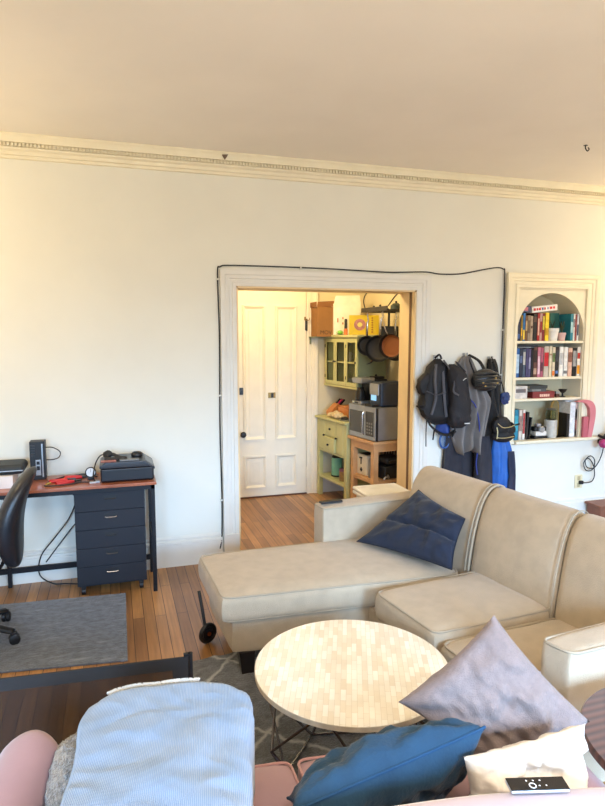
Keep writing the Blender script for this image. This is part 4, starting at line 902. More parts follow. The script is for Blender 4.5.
# navy pillow slumped in the corner
def put(mb, M): bmesh.ops.transform(mb.bm, matrix=M, verts=mb.bm.verts); return mb
def pillow(name, label, M, w, h, t, m_, seed, piping=None, dart=0, wr=.012, crease=None):
    o = thing(name, label, 'pillow', M.translation); mb = put(pillow_mb(w, h, t, seed, wr, dart=dart), M)
    if crease: crease(mb)
    mb.build('cover', m_, o, world=True, ang=80)
    if piping:
        m = MB(); m.tube(pillow_rim(w, h), .0045, 6, closed=True); put(m, M).build('piping', piping, o, world=True)
    return o
def pillow4(name, label, C, t, m_, seed, piping=None, wr=.012, pinch=.07, seam=None, dart=None, gather=.006, n=40):
    """soft pillow through four corner points C = [00, 10, 11, 01]"""
    C = [Vector(c) for c in C]; N_ = (C[1]-C[0]).cross(C[3]-C[0]).normalized()
    def pt(s_, q, side):
        x = s_*(1-pinch*(1-q*q)*abs(s_)); y = q*(1-pinch*(1-s_*s_)*abs(q)); a, b = (x+1)/2, (y+1)/2
        k = max(0, (1-s_*s_)*(1-q*q))**.42
        p = C[0]*(1-a)*(1-b)+C[1]*a*(1-b)+C[2]*a*b+C[3]*(1-a)*b
        z = side*t/2*k+(noise.noise(Vector((x*3+seed, y*3, side*2+seed)))*2+noise.noise(Vector((x*8+seed, y*4, side)))+.6*abs(noise.noise(Vector((x*5-y*6, y*9+seed, side)))))*wr*k
        for (u, v) in ((1, 1), (1, -1), (-1, 1), (-1, -1)):
            dx, dy = u-s_, v-q; d = sqrt(dx*dx+dy*dy); z += side*gather*sin(9*atan2(dy*v, dx*u+1e-6)+seed)*math.exp(-(d-.45)**2/.06)*k
        if dart: z -= side*dart[1]*math.exp(-((q-dart[0]-.1*s_)/.06)**2)*k
        return p+N_*z
    o = thing(name, label, 'pillow', sum(C, Vector())/4); m = MB()
    for sd in (1, -1): m.grid(lambda u, v, sd=sd: pt(2*u-1, 2*v-1, sd), n, n)
    bmesh.ops.remove_doubles(m.bm, verts=m.bm.verts, dist=1e-5); bmesh.ops.recalc_face_normals(m.bm, faces=m.bm.faces)
    m.build('cover', m_, o, world=True, ang=80)
    if piping:
        L_ = []
        for a, b, c, d in ((-1, -1, 1, -1), (1, -1, 1, 1), (1, 1, -1, 1), (-1, 1, -1, -1)):
            for i in range(16): L_.append(pt(a+(c-a)*i/16, b+(d-b)*i/16, 0)*1)
        m = MB(); m.tube(L_, .0035, 6, closed=True); m.build('piping', piping, o, world=True)
    if seam:
        m = MB(); m.tube([pt(-1+2*i/40, seam[0]+.03*sin(i/6), seam[1])-N_*seam[1]*-.001 for i in range(41)], .003, 6); m.build('seam', seam[2], o, world=True)
    return o
pillow4('navy_pillow', 'dark navy square pillow slumped in the corner of the beige sofa', [(1.285, 3.07, .46), (1.55, 2.50, .48), (1.73, 2.68, .665), (1.70, 3.13, .71)], .11, navy, 3, piping=mat('navy_piping', (18, 26, 42), .8), dart=(-.1, .03), wr=.01)
# slim remote on the far arm
o = thing('remote_control', 'small black remote lying on the far arm of the beige sofa', 'remote', (1.2, 3.27, .6385), radians(5))
m = MB(); m.box(-.07, .07, -.02, .02, 0, .013, .005, 3); m.build('remote_body', black, o)
m = MB()
for k in range(5): m.ball((-.05+k*.022, 0, .013), (.006, .006, .002), 1)
m.build('buttons', darks, o)
# white folded board behind the far arm
o = thing('folding_stool', 'white slab-topped stool standing behind the far arm of the beige sofa', 'stool', (1.78, 3.78, 0))
wp = mat('gloss_white', (240, 236, 226), .35)
for z0, z1 in ((.50, .525), (.528, .552)):
    m = MB(); m.box(1.6, 1.935, 3.65, 3.92, z0, z1, .01, 3); m.build('top_slab', wp, o, world=True)
m = MB(); m.box(1.61, 1.64, 3.66, 3.90, .505, .545, .004); m.build('dark_edge', black, o, world=True) if False else m.bm.free()
for (x, y) in ((1.63, 3.69), (1.89, 3.69), (1.63, 3.88), (1.89, 3.88)):
    m = MB(); m.cyl((x, y, 0), (x, y, .5), .012); m.build('leg', wp, o, world=True)
# wheel beside the chaise
o = thing('roller_wheel', 'small black wheel with copper hub standing on the floor beside the chaise', 'wheel', (.43, 3.05, 0))
WMx = Matrix.Translation((.432, 3.05, .056)) @ Matrix.Rotation(radians(28), 4, 'Z') @ Matrix.Rotation(pi/2, 4, 'X')
m = MB(); m.tube([WMx @ Vector((.043*cos(2*pi*k/28), .043*sin(2*pi*k/28), 0)) for k in range(28)], .0125, 8, closed=True); m.build('tyre', black, o, world=True)
m = MB(); m.lathe([(0, -.006), (.036, -.006), (.036, .006), (.014, .01), (0, .01)], M=WMx); m.build('disc', blackm, o, world=True)
m = MB(); m.lathe([(0, .01), (.011, .01), (.011, .016), (0, .016)], M=WMx); m.build('hub', mat('copper', (190, 110, 70), .3, metal=.9), o, world=True)
m = MB(); m.tube([(.425, 3.075, .058), (.412, 3.11, .17), (.402, 3.15, .25)], .009, 8); m.build('fork', black, o, world=True)

# ================================================================== ROUND COFFEE TABLE
ct = thing('coffee_table', 'round coffee table with cream mosaic top and wire legs', 'table', (.79, 1.925, 0))
mos = brick_mat('bone_mosaic', (254, 251, 240), (234, 222, 200), (218, 206, 184), .062, .0185, .0007, radians(90+22), .35, blotch=.08, bump=.1, offset=.43, grain=(12, 12, 3), coat=.25)
m = MB(); R = .350; tz = .434
m.lathe([(0, tz-.022), (R-.004, tz-.022), (R, tz-.019), (R, tz-.002), (R-.003, tz), (0, tz)], c=(.79, 1.925, 0), seg=96); m.build('tabletop', mos, ct, world=True)
m = MB(); m.lathe([(R-.001, tz-.021), (R+.0012, tz-.020), (R+.0012, tz-.003), (R-.001, tz-.002)], c=(.79, 1.925, 0), seg=96); m.build('edge_band', mat('table_edge', (212, 202, 182), .4, c2=(190, 178, 156), scale=30), ct, world=True)
n = 6; a0 = radians(-12)
for k in range(n):
    am = a0+2*pi*(k+.5)/n; ap_ = a0+2*pi*k/n; an = a0+2*pi*(k+1)/n
    T = lambda a, r, z: (.79+r*cos(a), 1.925+r*sin(a), z)
    m = MB(); m.tube([T(ap_, .27, tz-.03), T(am, .345, .24), T(an, .27, tz-.03)], .0055, 8); m.tube([T(ap_, .24, .022), T(am, .345, .24), T(an, .24, .022)], .0055, 8)
    m.build('wire_leg', mat('gunmetal_wire', (120, 118, 120), .25, metal=.95), ct, world=True)
m = MB(); m.tube([(.79+.27*cos(2*pi*k/n+a0), 1.925+.27*sin(2*pi*k/n+a0), tz-.033) for k in range(n)], .005, 6, closed=True); m.build('upper_ring', MATS['gunmetal_wire'], ct, world=True)
m = MB(); m.tube([(.79+.24*cos(2*pi*k/n+a0), 1.925+.24*sin(2*pi*k/n+a0), .024) for k in range(n)], .005, 6, closed=True); m.build('lower_ring', MATS['gunmetal_wire'], ct, world=True)

# ================================================================== MESH GATE
gt = thing('mesh_gate', 'low black see-through mesh gate standing left of the blue blanket', 'gate', (-.4, 1.98, 0), 0)
gx0, gx1, gy0, gy1, gz = -1.3, .212, 2.06, 1.95, .548
def gy(x): return gy0+(gy1-gy0)*(x-gx0)/(gx1-gx0)
def strip(x0, x1, z0, z1, th, name, m_):
    m = MB(); m.prism([(x0, gy(x0)-th/2), (x1, gy(x1)-th/2), (x1, gy(x1)+th/2), (x0, gy(x0)+th/2)], 'z', z0, z1); return m.build(name, m_, gt, world=True, smooth=False)
fab = mat('gate_binding', (36, 34, 34), .8)
strip(gx0, gx1, gz-.042, gz, .006, 'top_binding', fab); strip(gx0, gx1, .03, .07, .006, 'bottom_binding', fab); strip(gx1-.055, gx1, .07, gz-.042, .006, 'side_binding', fab)
strip(gx0, gx1-.055, .07, gz-.042, .0015, 'mesh_panel', mesh_mat('black_sheer_mesh', (26, 22, 20), .62))
m = MB(); m.cyl((gx1+.004, gy1, 0.0), (gx1+.004, gy1, gz+.012), .008); m.box(gx1-.018, gx1+.004, gy1-.006, gy1+.006, gz+.004, gz+.012); m.build('post', black, gt, world=True)
m = MB(); m.box(gx1-.03, gx1+.02, gy1-.1, gy1+.1, 0, .02, .005); m.box(gx0-.02, gx0+.03, gy0-.1, gy0+.1, 0, .02, .005); m.build('foot', black, gt, world=True)
m = MB(); m.cyl((gx0, gy0, 0.0), (gx0, gy0, gz+.012), .008); m.build('post', black, gt, world=True)

# ================================================================== PINK LOVESEAT (foreground)
pk = thing('pink_loveseat', 'pink velvet loveseat seen from behind in the foreground', 'sofa', (.4, 1.2, 0))
m = MB(); slab(m, [(-.3, .86), (1.12, .78), (1.17, 1.44), (-.22, 1.55)], .12, .29, .02, 0, 8); m.build('base', pinkm, pk, world=True)
for Q, s in (([(-.155, 1.02), (.445, 1.0), (.45, 1.545), (-.10, 1.60)], 1), ([(.452, 1.0), (1.02, .93), (1.09, 1.47), (.458, 1.545)], 2)):
    m = MB(); slab(m, Q, .285, .415, .03, .015, 10, wob=.003, seed=s); b = m.build('seat_cushion', pinkm, pk, world=True)
    m = MB(); m.tube(rim(Q, .41, .03), .004, 6, closed=True); m.build('piping', pink_p, b, world=True)
BC = spline([(-.36, 1.06, 0), (-.1, 1.06, 0), (.2, 1.05, 0), (.4, 1.035, 0), (.68, 1.0, 0), (.96, .935, 0), (1.12, .87, 0)], 6)   # far top edge
BPF = [(0, .30), (0, .60), (-.004, .65), (-.018, .685), (-.045, .705), (-.09, .711), (-.14, .709), (-.175, .695), (-.195, .665), (-.2, .6), (-.2, .12)]
def pkb(u, v):
    i = int(round(v*(len(BC)-1))); p = BC[i]; a = BC[max(0, i-1)]; b = BC[min(len(BC)-1, i+1)]; d = (b-a).normalized(); nrm = Vector((-d.y, d.x, 0))
    q = BPF[int(round(u*(len(BPF)-1)))]; e = min(v, 1-v); k = 1-.4*math.exp(-e/.012)
    return (p.x+nrm.x*q[0]*k, p.y+nrm.y*q[0], q[1] if q[1] < .3 else .3+(q[1]-.3)*(1-.08*math.exp(-e/.02)))
m = MB(); m.grid(pkb, len(BPF), len(BC))
for e in (0, 1):
    t = bmesh.new(); t.faces.new([t.verts.new(pkb(i/(len(BPF)-1), e)) for i in range(len(BPF))]); m.join(t)
bmesh.ops.remove_doubles(m.bm, verts=m.bm.verts, dist=1e-5); bmesh.ops.recalc_face_normals(m.bm, faces=m.bm.faces); m.build('backrest', mat('pink_velvet_daylit', (200, 180, 188), .75, var=.04, scale=4, sheen=.8), pk, world=True, ang=80)  # same velvet, with blue daylight painted in as a paler lavender
def roll_arm(x0, y0, x1, y1, r, z1, z0=.12):
    """arm with a fully rounded top and a rounded far end"""
    m = MB(); n = 16; d = Vector((x1-x0, y1-y0, 0)); L = d.length; d.normalize(); nr = Vector((-d.y, d.x, 0))
    def f(u, v):
        # cross-section: up the left side, over, down the right
        if u < .25: a, z = -r, z0+(z1-r-z0)*u/.25
        elif u > .75: a, z = r, z1-r-(z1-r-z0)*(u-.75)/.25
        else: th = pi*(u-.25)/.5; a, z = -r*cos(th), z1-r+r*sin(th)
        s = v*L; k = 1
        if s > L-r: k = sqrt(max(0, 1-((s-(L-r))/r)**2))
        zz = z if z < z1-r else z1-r+(z-(z1-r))*(.45+.55*k)
        p = Vector((x0, y0, 0))+d*s-nr*a*max(.02, k); return (p.x, p.y, zz)
    vs = 40; m.grid(lambda u, v: f(u, 1-(1-v)**1.8), 34, vs)
    t = bmesh.new(); t.faces.new([t.verts.new(f(i/33, 0)) for i in range(34)]); m.join(t)
    bmesh.ops.remove_doubles(m.bm, verts=m.bm.verts, dist=1e-5); bmesh.ops.recalc_face_normals(m.bm, faces=m.bm.faces); return m
roll_arm(-.332, 1.0, -.23, 1.67, .082, .59).build('arm', pinkm, pk, world=True, ang=70)
roll_arm(1.07, .86, 1.12, 1.33, .07, .515).build('arm', pinkm, pk, world=True, ang=70)
for (x, y) in ((-.25, .92), (-.2, 1.48), (1.05, .86), (1.08, 1.36)):
    m = MB(); m.lathe([(0, 0), (.014, 0), (.024, .12), (0, .12)], c=(x, y, 0), seg=14); m.build('leg', mat('walnut_leg', (74, 50, 36), .4), pk, world=True)
# remote on the backrest top
o = thing('tv_remote', 'slim silver-edged black TV remote on top of the pink backrest', 'remote', (.79, .935, .7115), radians(-15))
m = MB(); m.box(-.06, .06, -.018, .018, 0, .0075, .006, 3); m.build('aluminium_body', mat('aluminium', (196, 200, 206), .3, metal=.7), o)
m = MB(); m.box(-.0595, .0595, -.0175, .0175, .0072, .009, .004, 2); m.build('black_face', mat('remote_glass', (38, 34, 32), .25, var=.03), o)
m = MB(); m.lathe([(.0075, .0088), (.0075, .0098), (.0055, .0098), (.0055, .0088)], c=(-.012, -.006, 0)); m.build('button_ring', mat('white_print', (236, 236, 236), .5), o)
m = MB()
for (x, y) in ((.002, -.006), (.016, -.006), (-.02, .008), (-.006, .008), (.008, .008)): m.ball((x, y, .0088), (.0022, .0022, .0008), 1)
m.build('button', MATS['white_print'], o)
# throw pillows
pillow4('mauve_pillow', 'large mauve-grey linen pillow standing on its corner, tallest in the foreground', [(.955, 1.30, .432), (1.2, 1.227, .58), (.971, 1.349, .86), (.716, 1.407, .62)], .12, mauve, 8, wr=.012, seam=(-.05, -1, mat('mauve_seam', (136, 120, 118), .9)), dart=(-.05, .006), gather=.004)
pillow4('blue_pillow', 'teal-blue cotton pillow lying against the pink backrest', [(.38, 1.34, .47), (.85, 1.30, .46), (.828, 1.17, .68), (.315, 1.10, .64)], .17, blue, 12, piping=mat('blue_piping', (24, 66, 100), .9), wr=.014, gather=.01)
pillow4('white_pillow', 'crumpled cream-white pillow between the blue pillow and the pink arm', [(.75, 1.10, .445), (1.06, 1.09, .46), (1.097, 1.137, .655), (.745, 1.13, .65)], .11, whitec, 21, wr=.03, gather=.014)
# grey fur cushion between arm and blanket
m = MB(); random.seed(3)
t = bmesh.new(); bmesh.ops.create_icosphere(t, subdivisions=6, radius=1)
for v in t.verts:
    p = v.co.copy(); k = 1+.05*noise.noise(p*26)+.04*noise.noise(p*60)+.06*noise.noise(p*4)
    q = Vector([math.copysign(abs(c)**.7, c) for c in p]); v.co = Vector((-.098, 1.46, .52))+Vector((q.x*.085*k, q.y*.155*k, q.z*.085*k))
m.join(t); tag(m.build('fur_cushion', mat('grey_fur', (150, 144, 136), 1, var=.35, scale=70, bump=1, bscale=140, sheen=.6), ang=180), 'fluffy grey fur cushion between the pink left arm and the blue blanket', 'cushion')
# blue blanket over a stacked cushion
bl_ = thing('blue_blanket', 'pale blue ribbed plush blanket draped over the left of the loveseat', 'blanket', (.078, 1.3, .44), radians(-9))
def blf(u, v):
    """cloth over a block: u across (folds down both sides), v from the near to the far end"""
    a = u*2-1; s = math.copysign(min(1, abs(a)/.7), a); over = max(0, abs(a)-.7)/.3
    far = max(0, v-.8)/.2; w_ = min(1, v/.8)
    hw = .152+.034*w_+.004*sin(w_*9)
    cor = (abs(s)**5)*.018                      # squared-off but soft far corners
    x = s*hw*(1-.04*max(0, (w_-.82)/.18)**2*abs(s)**3)
    y = -.235+.475*w_-cor*w_**3-.03*(s*s)*w_**4
    z = .274-.010*abs(s)**4-.012*w_
    r = .03
    if over > 0: th_ = min(1, over*5)*pi/2; x += math.copysign(r*sin(th_), a); z -= r*(1-cos(th_))+.20*max(0, over-.2)/.8
    if far > 0: th_ = min(1, far*5)*pi/2; y += r*sin(th_); z -= r*(1-cos(th_))+.20*max(0, far-.2)/.8
    f_ = .006*noise.noise(Vector((x*9+3, y*9, 2)))+.013*abs(noise.noise(Vector((x*3-y*6, y*4+x*5, 5))))-.006*abs(noise.noise(Vector((x*12+y*4, y*16, 9))))
    return Vector((x+(f_ if over > .2 else 0), y, max(z+f_, .0)))
m = MB(); m.grid(lambda u, v: blf(u, v), 110, 110); bmesh.ops.recalc_face_normals(m.bm, faces=m.bm.faces)
blk = stripe_mat('ribbed_blue_plush', (114, 142, 176), (160, 172, 188), 82, bump=.5)
cov = m.build('blanket_cloth', blk, bl_, ang=80)
md = cov.modifiers.new('thick', 'SOLIDIFY'); md.thickness = .01; md.offset = -1
m = MB(); pts = [blf(.2+.44*k/70, .815)+Vector((0, .016, -.006)) for k in range(71)]
m.tube(pts, .0045, 8)
for i, p in enumerate(pts): m.ball(p+Vector((random.uniform(-.003, .003), .003, .002)), .0045, 1)
m.build('fleece_edge', mat('white_sherpa', (206, 204, 198), 1, bump=.8, bscale=200), bl_)
m = MB(); slab(m, [(-.15, -.215), (.15, -.215), (.15, .21), (-.15, .21)], .0, .24, .05, .0, 8); m.build('stuffing', mat('cushion_inner', (190, 190, 196), .9), bl_)
# side table with a striped dark wood top
st = thing('side_table', 'round dark wooden side table with striped grain beside the beige arm', 'table', (1.445, 1.085, 0))
m = MB(); m.lathe([(0, .527), (.295, .527), (.302, .533), (.302, .548), (.297, .554), (0, .554)], seg=64); m.build('tabletop', stripe_mat('striped_walnut', (66, 38, 30), (106, 64, 50), 12, .4, 'Y', .1), st)
m = MB(); m.lathe([(0, 0), (.16, 0), (.16, .012), (.03, .025), (.022, .06), (.022, .5), (.05, .525), (0, .525)], seg=32); m.build('pedestal', mat('dark_walnut', (58, 36, 28), .4), st)

# ================================================================== KITCHEN ITEMS THROUGH THE DOORWAY
# sage hutch base
th = radians(8)
hu = thing('sage_sideboard', 'sage green sideboard with drawers and open shelf in the kitchen', 'sideboard', (2.005, 5.465, 0), th)
# local: +y towards the door wall, front face at x = 0
HL, HD, HZ = .30, .36, .815
def hx(m, name, mt, p=None): return m.build(name, mt, p or hu)
m = MB(); m.box(-.025, HD, -HL-.01, HL+.01, HZ-.022, HZ, .004); hx(m, 'counter', sage)
for (x, y) in ((0, -HL), (0, HL-.045), (HD-.05, -HL), (HD-.05, HL-.045)):
    m = MB(); m.box(x, x+.045, y, y+.045, 0, HZ-.022, .003); hx(m, 'leg', sage)
m = MB(); m.box(.012, HD-.01, -HL+.04, HL-.04, .47, HZ-.022); m.box(.004, .02, -HL+.04, HL-.04, .465, .485); hx(m, 'carcass', sage)
m = MB(); m.box(.0, HD-.01, -HL+.02, HL-.02, .19, .215, .003); hx(m, 'open_shelf', sage)
m = MB(); m.box(HD-.02, HD-.01, -HL+.04, HL-.04, .2, .5); hx(m, 'back_panel', sage_d)
for (y0, y1, z0, z1, kn) in ((-.255, -.11, .49, .785, .06), (.115, .255, .49, .785, -.06), (-.105, .11, .64, .785, 0), (-.105, .11, .49, .63, 0)):
    m = MB(); off = -.022 if z1 == .63 else 0
    m.box(-.004+off, .012, y0, y1, z0, z1, .003); m.box(-.007+off, -.003+off, y0+.02, y1-.02, z0+.02, z1-.02, .002)
    d = hx(m, 'drawer' if z1-z0 < .2 else 'cupboard_door', sage)
    m = MB(); yc = (y0+y1)/2+kn; zc = (z0+z1)/2
    m.ball((-.018+off, yc, zc), .011, 2); m.cyl((-.018+off, yc, zc), (-.004+off, yc, zc), .005, 8); m.build('knob', black, d)
# wall cupboard above it with glazed doors
up = thing('glazed_wall_cupboard', 'sage wall cupboard with three glazed doors above the sideboard', 'cupboard', (2.105, 5.46, 1.13), radians(9))
UL, UD, UH = .31, .30, .47
m = MB(); m.box(.0, UD, -UL, UL, 0, .018); m.box(0, UD, -UL, UL, UH-.018, UH); m.box(.0, UD, UL-.018, UL, 0, UH); m.box(UD-.012, UD, -UL, UL, 0, UH); m.box(.02, UD-.01, -UL+.02, UL-.02, .225, .24); m.build('carcass', sage, up)
m = MB(); m.box(.0, UD, -UL-.004, -UL+.014, .0, UH); m.build('end_panel', sage_d, up)
m = MB(); m.box(-.03, UD, -UL-.025, UL+.02, UH, UH+.022, .005); m.box(-.018, UD, -UL-.01, UL+.01, UH-.012, UH, .003); m.build('crown', sage, up)
m = MB(); m.box(-.018, UD, -UL-.006, UL+.006, -.014, .006, .003); m.build('bottom_rail', sage, up)
for k in range(3):
    y0 = -UL+.006+k*(2*UL-.012)/3; y1 = y0+(2*UL-.012)/3-.004; f = .03
    m = MB(); m.box(-.016, 0, y0, y0+f, .01, UH-.016, .002); m.box(-.016, 0, y1-f, y1, .01, UH-.016, .002); m.box(-.016, 0, y0+f, y1-f, .01, .045, .002); m.box(-.016, 0, y0+f, y1-f, UH-.05, UH-.016, .002)
    d = m.build('glazed_door', sage, up)
    m = MB(); m.box(-.009, -.007, y0+f, y1-f, .045, UH-.05); m.build('pane', glass_mat('cupboard_glass', (240, 245, 240)), d)
    m = MB(); m.box(-.013, -.005, y0+f, y1-f, .225, .235); m.build('glazing_bar', sage, d)
    m = MB(); yk = y0+.014 if k != 1 else y1-.014
    m.ball((-.026, yk, .235), .009, 2); m.build('knob', black, d)
    if k != 1:
        for zz in (.07, .37): m = MB(); m.box(-.02, -.014, (y1-.008), (y1+.002), zz, zz+.03); m.build('hinge', black, d)
# crockery inside
def in_up(x, y, z): return WM(up) @ Vector((x, y, z))
def dish(kind, x, y, z, label):
    p = in_up(x, y, z); o = thing(kind, label, kind, p, 0, 'white crockery inside the glazed cupboard')
    m = MB()
    if kind == 'bowl': m.lathe([(0, 0), (.022, 0), (.04, .02), (.052, .045), (.049, .045), (.036, .02), (0, .008)]); m.build('bowl_body', whitep, o)
    else:
        m.lathe([(0, 0), (.028, 0), (.03, .085), (.027, .085), (.025, .006), (0, .006)]); m.build('mug_body', whitep, o)
        m = MB(); m.tube(spline([(.028, 0, .07), (.05, 0, .06), (.05, 0, .03), (.028, 0, .018)]), .005, 6); m.build('handle', whitep, o)
whitep = mat('white_porcelain', (226, 222, 208), .3)
dish('mug', .1, -.17, .2405, 'white mug on the upper shelf behind the right glazed door'); dish('bowl', .1, -.17, .0185, 'white bowl on the lower shelf behind the right glazed door')
dish('mug', .1, .03, .2405, 'white mug on the upper shelf behind the middle glazed door'); dish('bowl', .1, .02, .0185, 'white bowl on the lower shelf behind the middle glazed door')
# boxes on the cupboard
UT = 1.13+UH+.0225
kraft = mat('kraft_card', (150, 104, 56), .8, var=.06)
bx = thing('moving_box', 'tall brown cardboard box with dark lettering on the wall cupboard', 'box', (1.995, 5.69, 1.605))
m = MB(); m.box(-.09, .09, -.09, .10, 0, .285, .002); m.build('box_body', kraft, bx)
m = MB(); m.prism([(-.095, .285), (-.085, .335), (.09, .345), (.095, .29)], 'y', -.092, -.088); m.prism([(-.095, .285), (-.085, .335), (.09, .345), (.095, .29)], 'y', .096, .1); m.box(-.1, -.096, -.09, .1, .285, .335); m.box(.09, .094, -.09, .1, .285, .34); m.build('open_flap', mat('kraft_card_flap', (140, 92, 50), .8), bx)
text('MOV', .055, .0006, Matrix.Translation((1.985+.01, 5.69-.0905, 1.605+.022)) @ Matrix.Rotation(pi/2, 4, 'X'), mat('dark_ink', (62, 40, 28), .7), bx, 'box_lettering')
m = MB(); m.box(1.88, 2.11, 5.62, 5.80, 1.595, 1.605); m.box(1.89, 1.9, 5.77, 5.805, 1.53, 1.596); m.box(2.07, 2.08, 5.77, 5.805, 1.53, 1.596)
tag(m.build('bracket_shelf', sage_d), 'short bracket shelf under the brown box beside the wall cupboard', 'shelf')
def up_M(x, y, rz=0): p = in_up(x, y, 0); return Matrix.Translation((p.x, p.y, UT)) @ Matrix.Rotation(radians(9)+rz, 4, 'Z')
M = Matrix.Translation((2.235, 5.64, UT)) 
wb = thing('white_box', 'tall cream-white cardboard box with raised flap on the wall cupboard', 'box', (2.215, 5.60, UT), radians(-12))
wc = mat('cream_card', (246, 240, 222), .7)
m = MB(); m.box(-.145, .12, -.075, .12, 0, .30, .002); m.build('box_body', wc, wb)
m = MB(); m.prism([(-.143, .30), (-.125, .375), (.11, .38), (.12, .30)], 'y', -.0745, -.0705); m.build('raised_flap', wc, wb)
for (x, z) in ((-.11, .12), (-.11, .14), (-.06, .10), (-.06, .15)):
    m = MB(); m.box(x, x+.012, -.0762, -.0748, z, z+.02); m.build('printed_mark', mat('orange_print', (190, 110, 60), .6), wb, smooth=False)
yb = thing('yellow_box', 'flat yellow box with a pink ring picture on the wall cupboard', 'box', (2.30, 5.38, UT), radians(-20))
m = MB(); m.box(-.14, .14, -.03, .03, 0, .185, .002); m.build('box_body', mat('yellow_card', (214, 186, 34), .5, var=.06, scale=6), yb)
m = MB(); m.prism([(-.10+.0+.055*1.0*cos(2*pi*k/28)+.06, .095+.055*sin(2*pi*k/28)) for k in range(28)], 'y', -.0315, -.0302); r_ = m.build('pink_ring', mat('pink_ring_print', (176, 120, 120), .6, var=.2, scale=40), yb, smooth=False)
m = MB(); m.prism([(-.04+.024*cos(2*pi*k/20), .095+.022*sin(2*pi*k/20)) for k in range(20)], 'y', -.0325, -.0316); m.build('ring_centre', mat('yellow_print', (232, 214, 120), .6), yb, smooth=False)
m = MB()
for k in range(7): m.box(.07, .085, -.0315, -.0302, .02+k*.022, .032+k*.022)
m.build('side_print', mat('brown_print', (150, 90, 30), .6), yb, smooth=False)
o = thing('orange_bottle', 'dark-capped orange bottle standing left of the yellow box', 'bottle', (2.135, 5.43, UT))
m = MB(); m.lathe([(0, 0), (.018, 0), (.018, .05), (.013, .058), (0, .058)]); m.build('bottle_body', mat('orange_plastic', (226, 120, 60), .4), o)
m = MB(); m.lathe([(0, .058), (.014, .058), (.014, .14), (.01, .15), (0, .15)]); m.build('cap', black, o)
o = thing('green_bottle', 'small green squeeze bottle lying on the wall cupboard', 'bottle', (2.11, 5.52, UT))
m = MB(); m.ball((0, 0, .022), (.03, .04, .021), 3); m.build('bottle_body', mat('lime_plastic', (120, 190, 70), .4), o)
m = MB(); m.cyl((-.028, -.01, .022), (-.042, -.015, .022), .009, 10); m.build('cap', mat('pale_cap', (210, 220, 180), .4), o)
# things on the counter
def hu_w(x, y, z): return WM(hu) @ Vector((x, y, z))
p = hu_w(.12, .16, HZ)
o = thing('knife_block', 'slanted wooden knife block with black and pink handled knives', 'knife block', p, radians(100))
m = MB(); m.prism([(-.07, 0), (.06, 0), (.07, .05), (-.02, .13), (-.07, .08)], 'x', -.045, .045, .003); m.build('block', mat('acacia', (196, 120, 58), .4, c2=(212, 140, 74)), o)
for i, (x, c) in enumerate(((-.03, K), (-.01, (170, 40, 90)), (.012, K), (.032, (60, 30, 40)), (-.02, (190, 50, 100)), (.02, K))):
    m = MB(); b0 = .0 if i < 4 else .02
    m.box(-.006, .006, -.009, .009, 0, .085, .004, 2, M=Matrix.Translation((x, -.04+b0*1.2, .115+b0*.2-.01)) @ Matrix.Rotation(radians(48), 4, 'X')); m.build('knife_handle', mat('handle_%d_%d_%d' % c, c, .4), o)
p = hu_w(.16, -.03, HZ)
o = thing('wooden_box', 'orange-brown wooden bin behind the cloth on the sideboard', 'box', p, th)
m = MB(); m.box(-.05, .07, -.10, .10, 0, .105, .004); m.build('bin_body', MATS['acacia'], o)
m = MB(); m.box(-.04, .06, -.09, .09, .106, .12, .004); m.build('bin_lid', MATS['acacia'], o)
p = hu_w(.06, -.02, HZ)
m = MB()
for k, (x, y, r) in enumerate(((.0, .1, .04), (.02, .03, .05), (-.01, -.05, .048), (.03, -.1, .035), (.0, .0, .055))):
    q = hu_w(.05+x*.6, -.02+y, HZ+r*.62); m.ball(q, (r, r*1.1, r*.62), 3, .5, k*3)
tag(m.build('tea_towel', mat('cream_towel', (224, 206, 168), .9, c2=(200, 170, 120), scale=40), ang=80), 'crumpled cream towel on the sideboard in front of the knife block', 'towel')
p = hu_w(.04, -.19, HZ)
o = thing('dish_stack', 'small metal dish and lids at the right end of the sideboard counter', 'dish', p)
m = MB(); m.lathe([(0, 0), (.05, 0), (.055, .012), (.05, .014), (0, .012)]); m.build('dish', steel, o)
m = MB(); m.lathe([(0, .014), (.035, .014), (.038, .03), (.03, .034), (0, .034)]); m.build('dish_lid', mat('dark_lid', (50, 46, 40), .4), o)
# on the open shelf
p = hu_w(.12, .10, .2155)
o = thing('canister', 'mint green round canister with black lid on the sideboard shelf', 'canister', p)
m = MB(); m.lathe([(0, .012), (.052, .012), (.055, .02), (.055, .18), (.05, .188), (0, .188)]); m.build('canister_body', mat('mint_enamel', (128, 190, 158), .35), o)
m = MB(); m.lathe([(0, 0), (.056, 0), (.056, .014), (0, .014)]); m.build('base_ring', black, o)
m = MB(); m.lathe([(.048, .186), (.05, .2), (.04, .21), (0, .212)]); m.build('lid', black, o)
m = MB(); m.tube(spline([(.02, -.05, .05), (.02, -.11, .06), (.03, -.15, .09)]), .004, 6); m.build('lead', cordm, o)
p = hu_w(.07, -.11, .2155)
o = thing('spice_jar', 'jar with purple lid and amber filling on the sideboard shelf', 'jar', p)
m = MB(); m.lathe([(0, 0), (.033, 0), (.035, .01), (.035, .09), (.03, .096), (0, .096)]); m.build('jar_body', mat('amber_jar', (150, 120, 76), .3, var=.2, scale=40), o)
m = MB(); m.lathe([(0, .096), (.035, .096), (.035, .12), (0, .12)]); m.build('lid', mat('purple_lid', (130, 88, 110), .5), o)
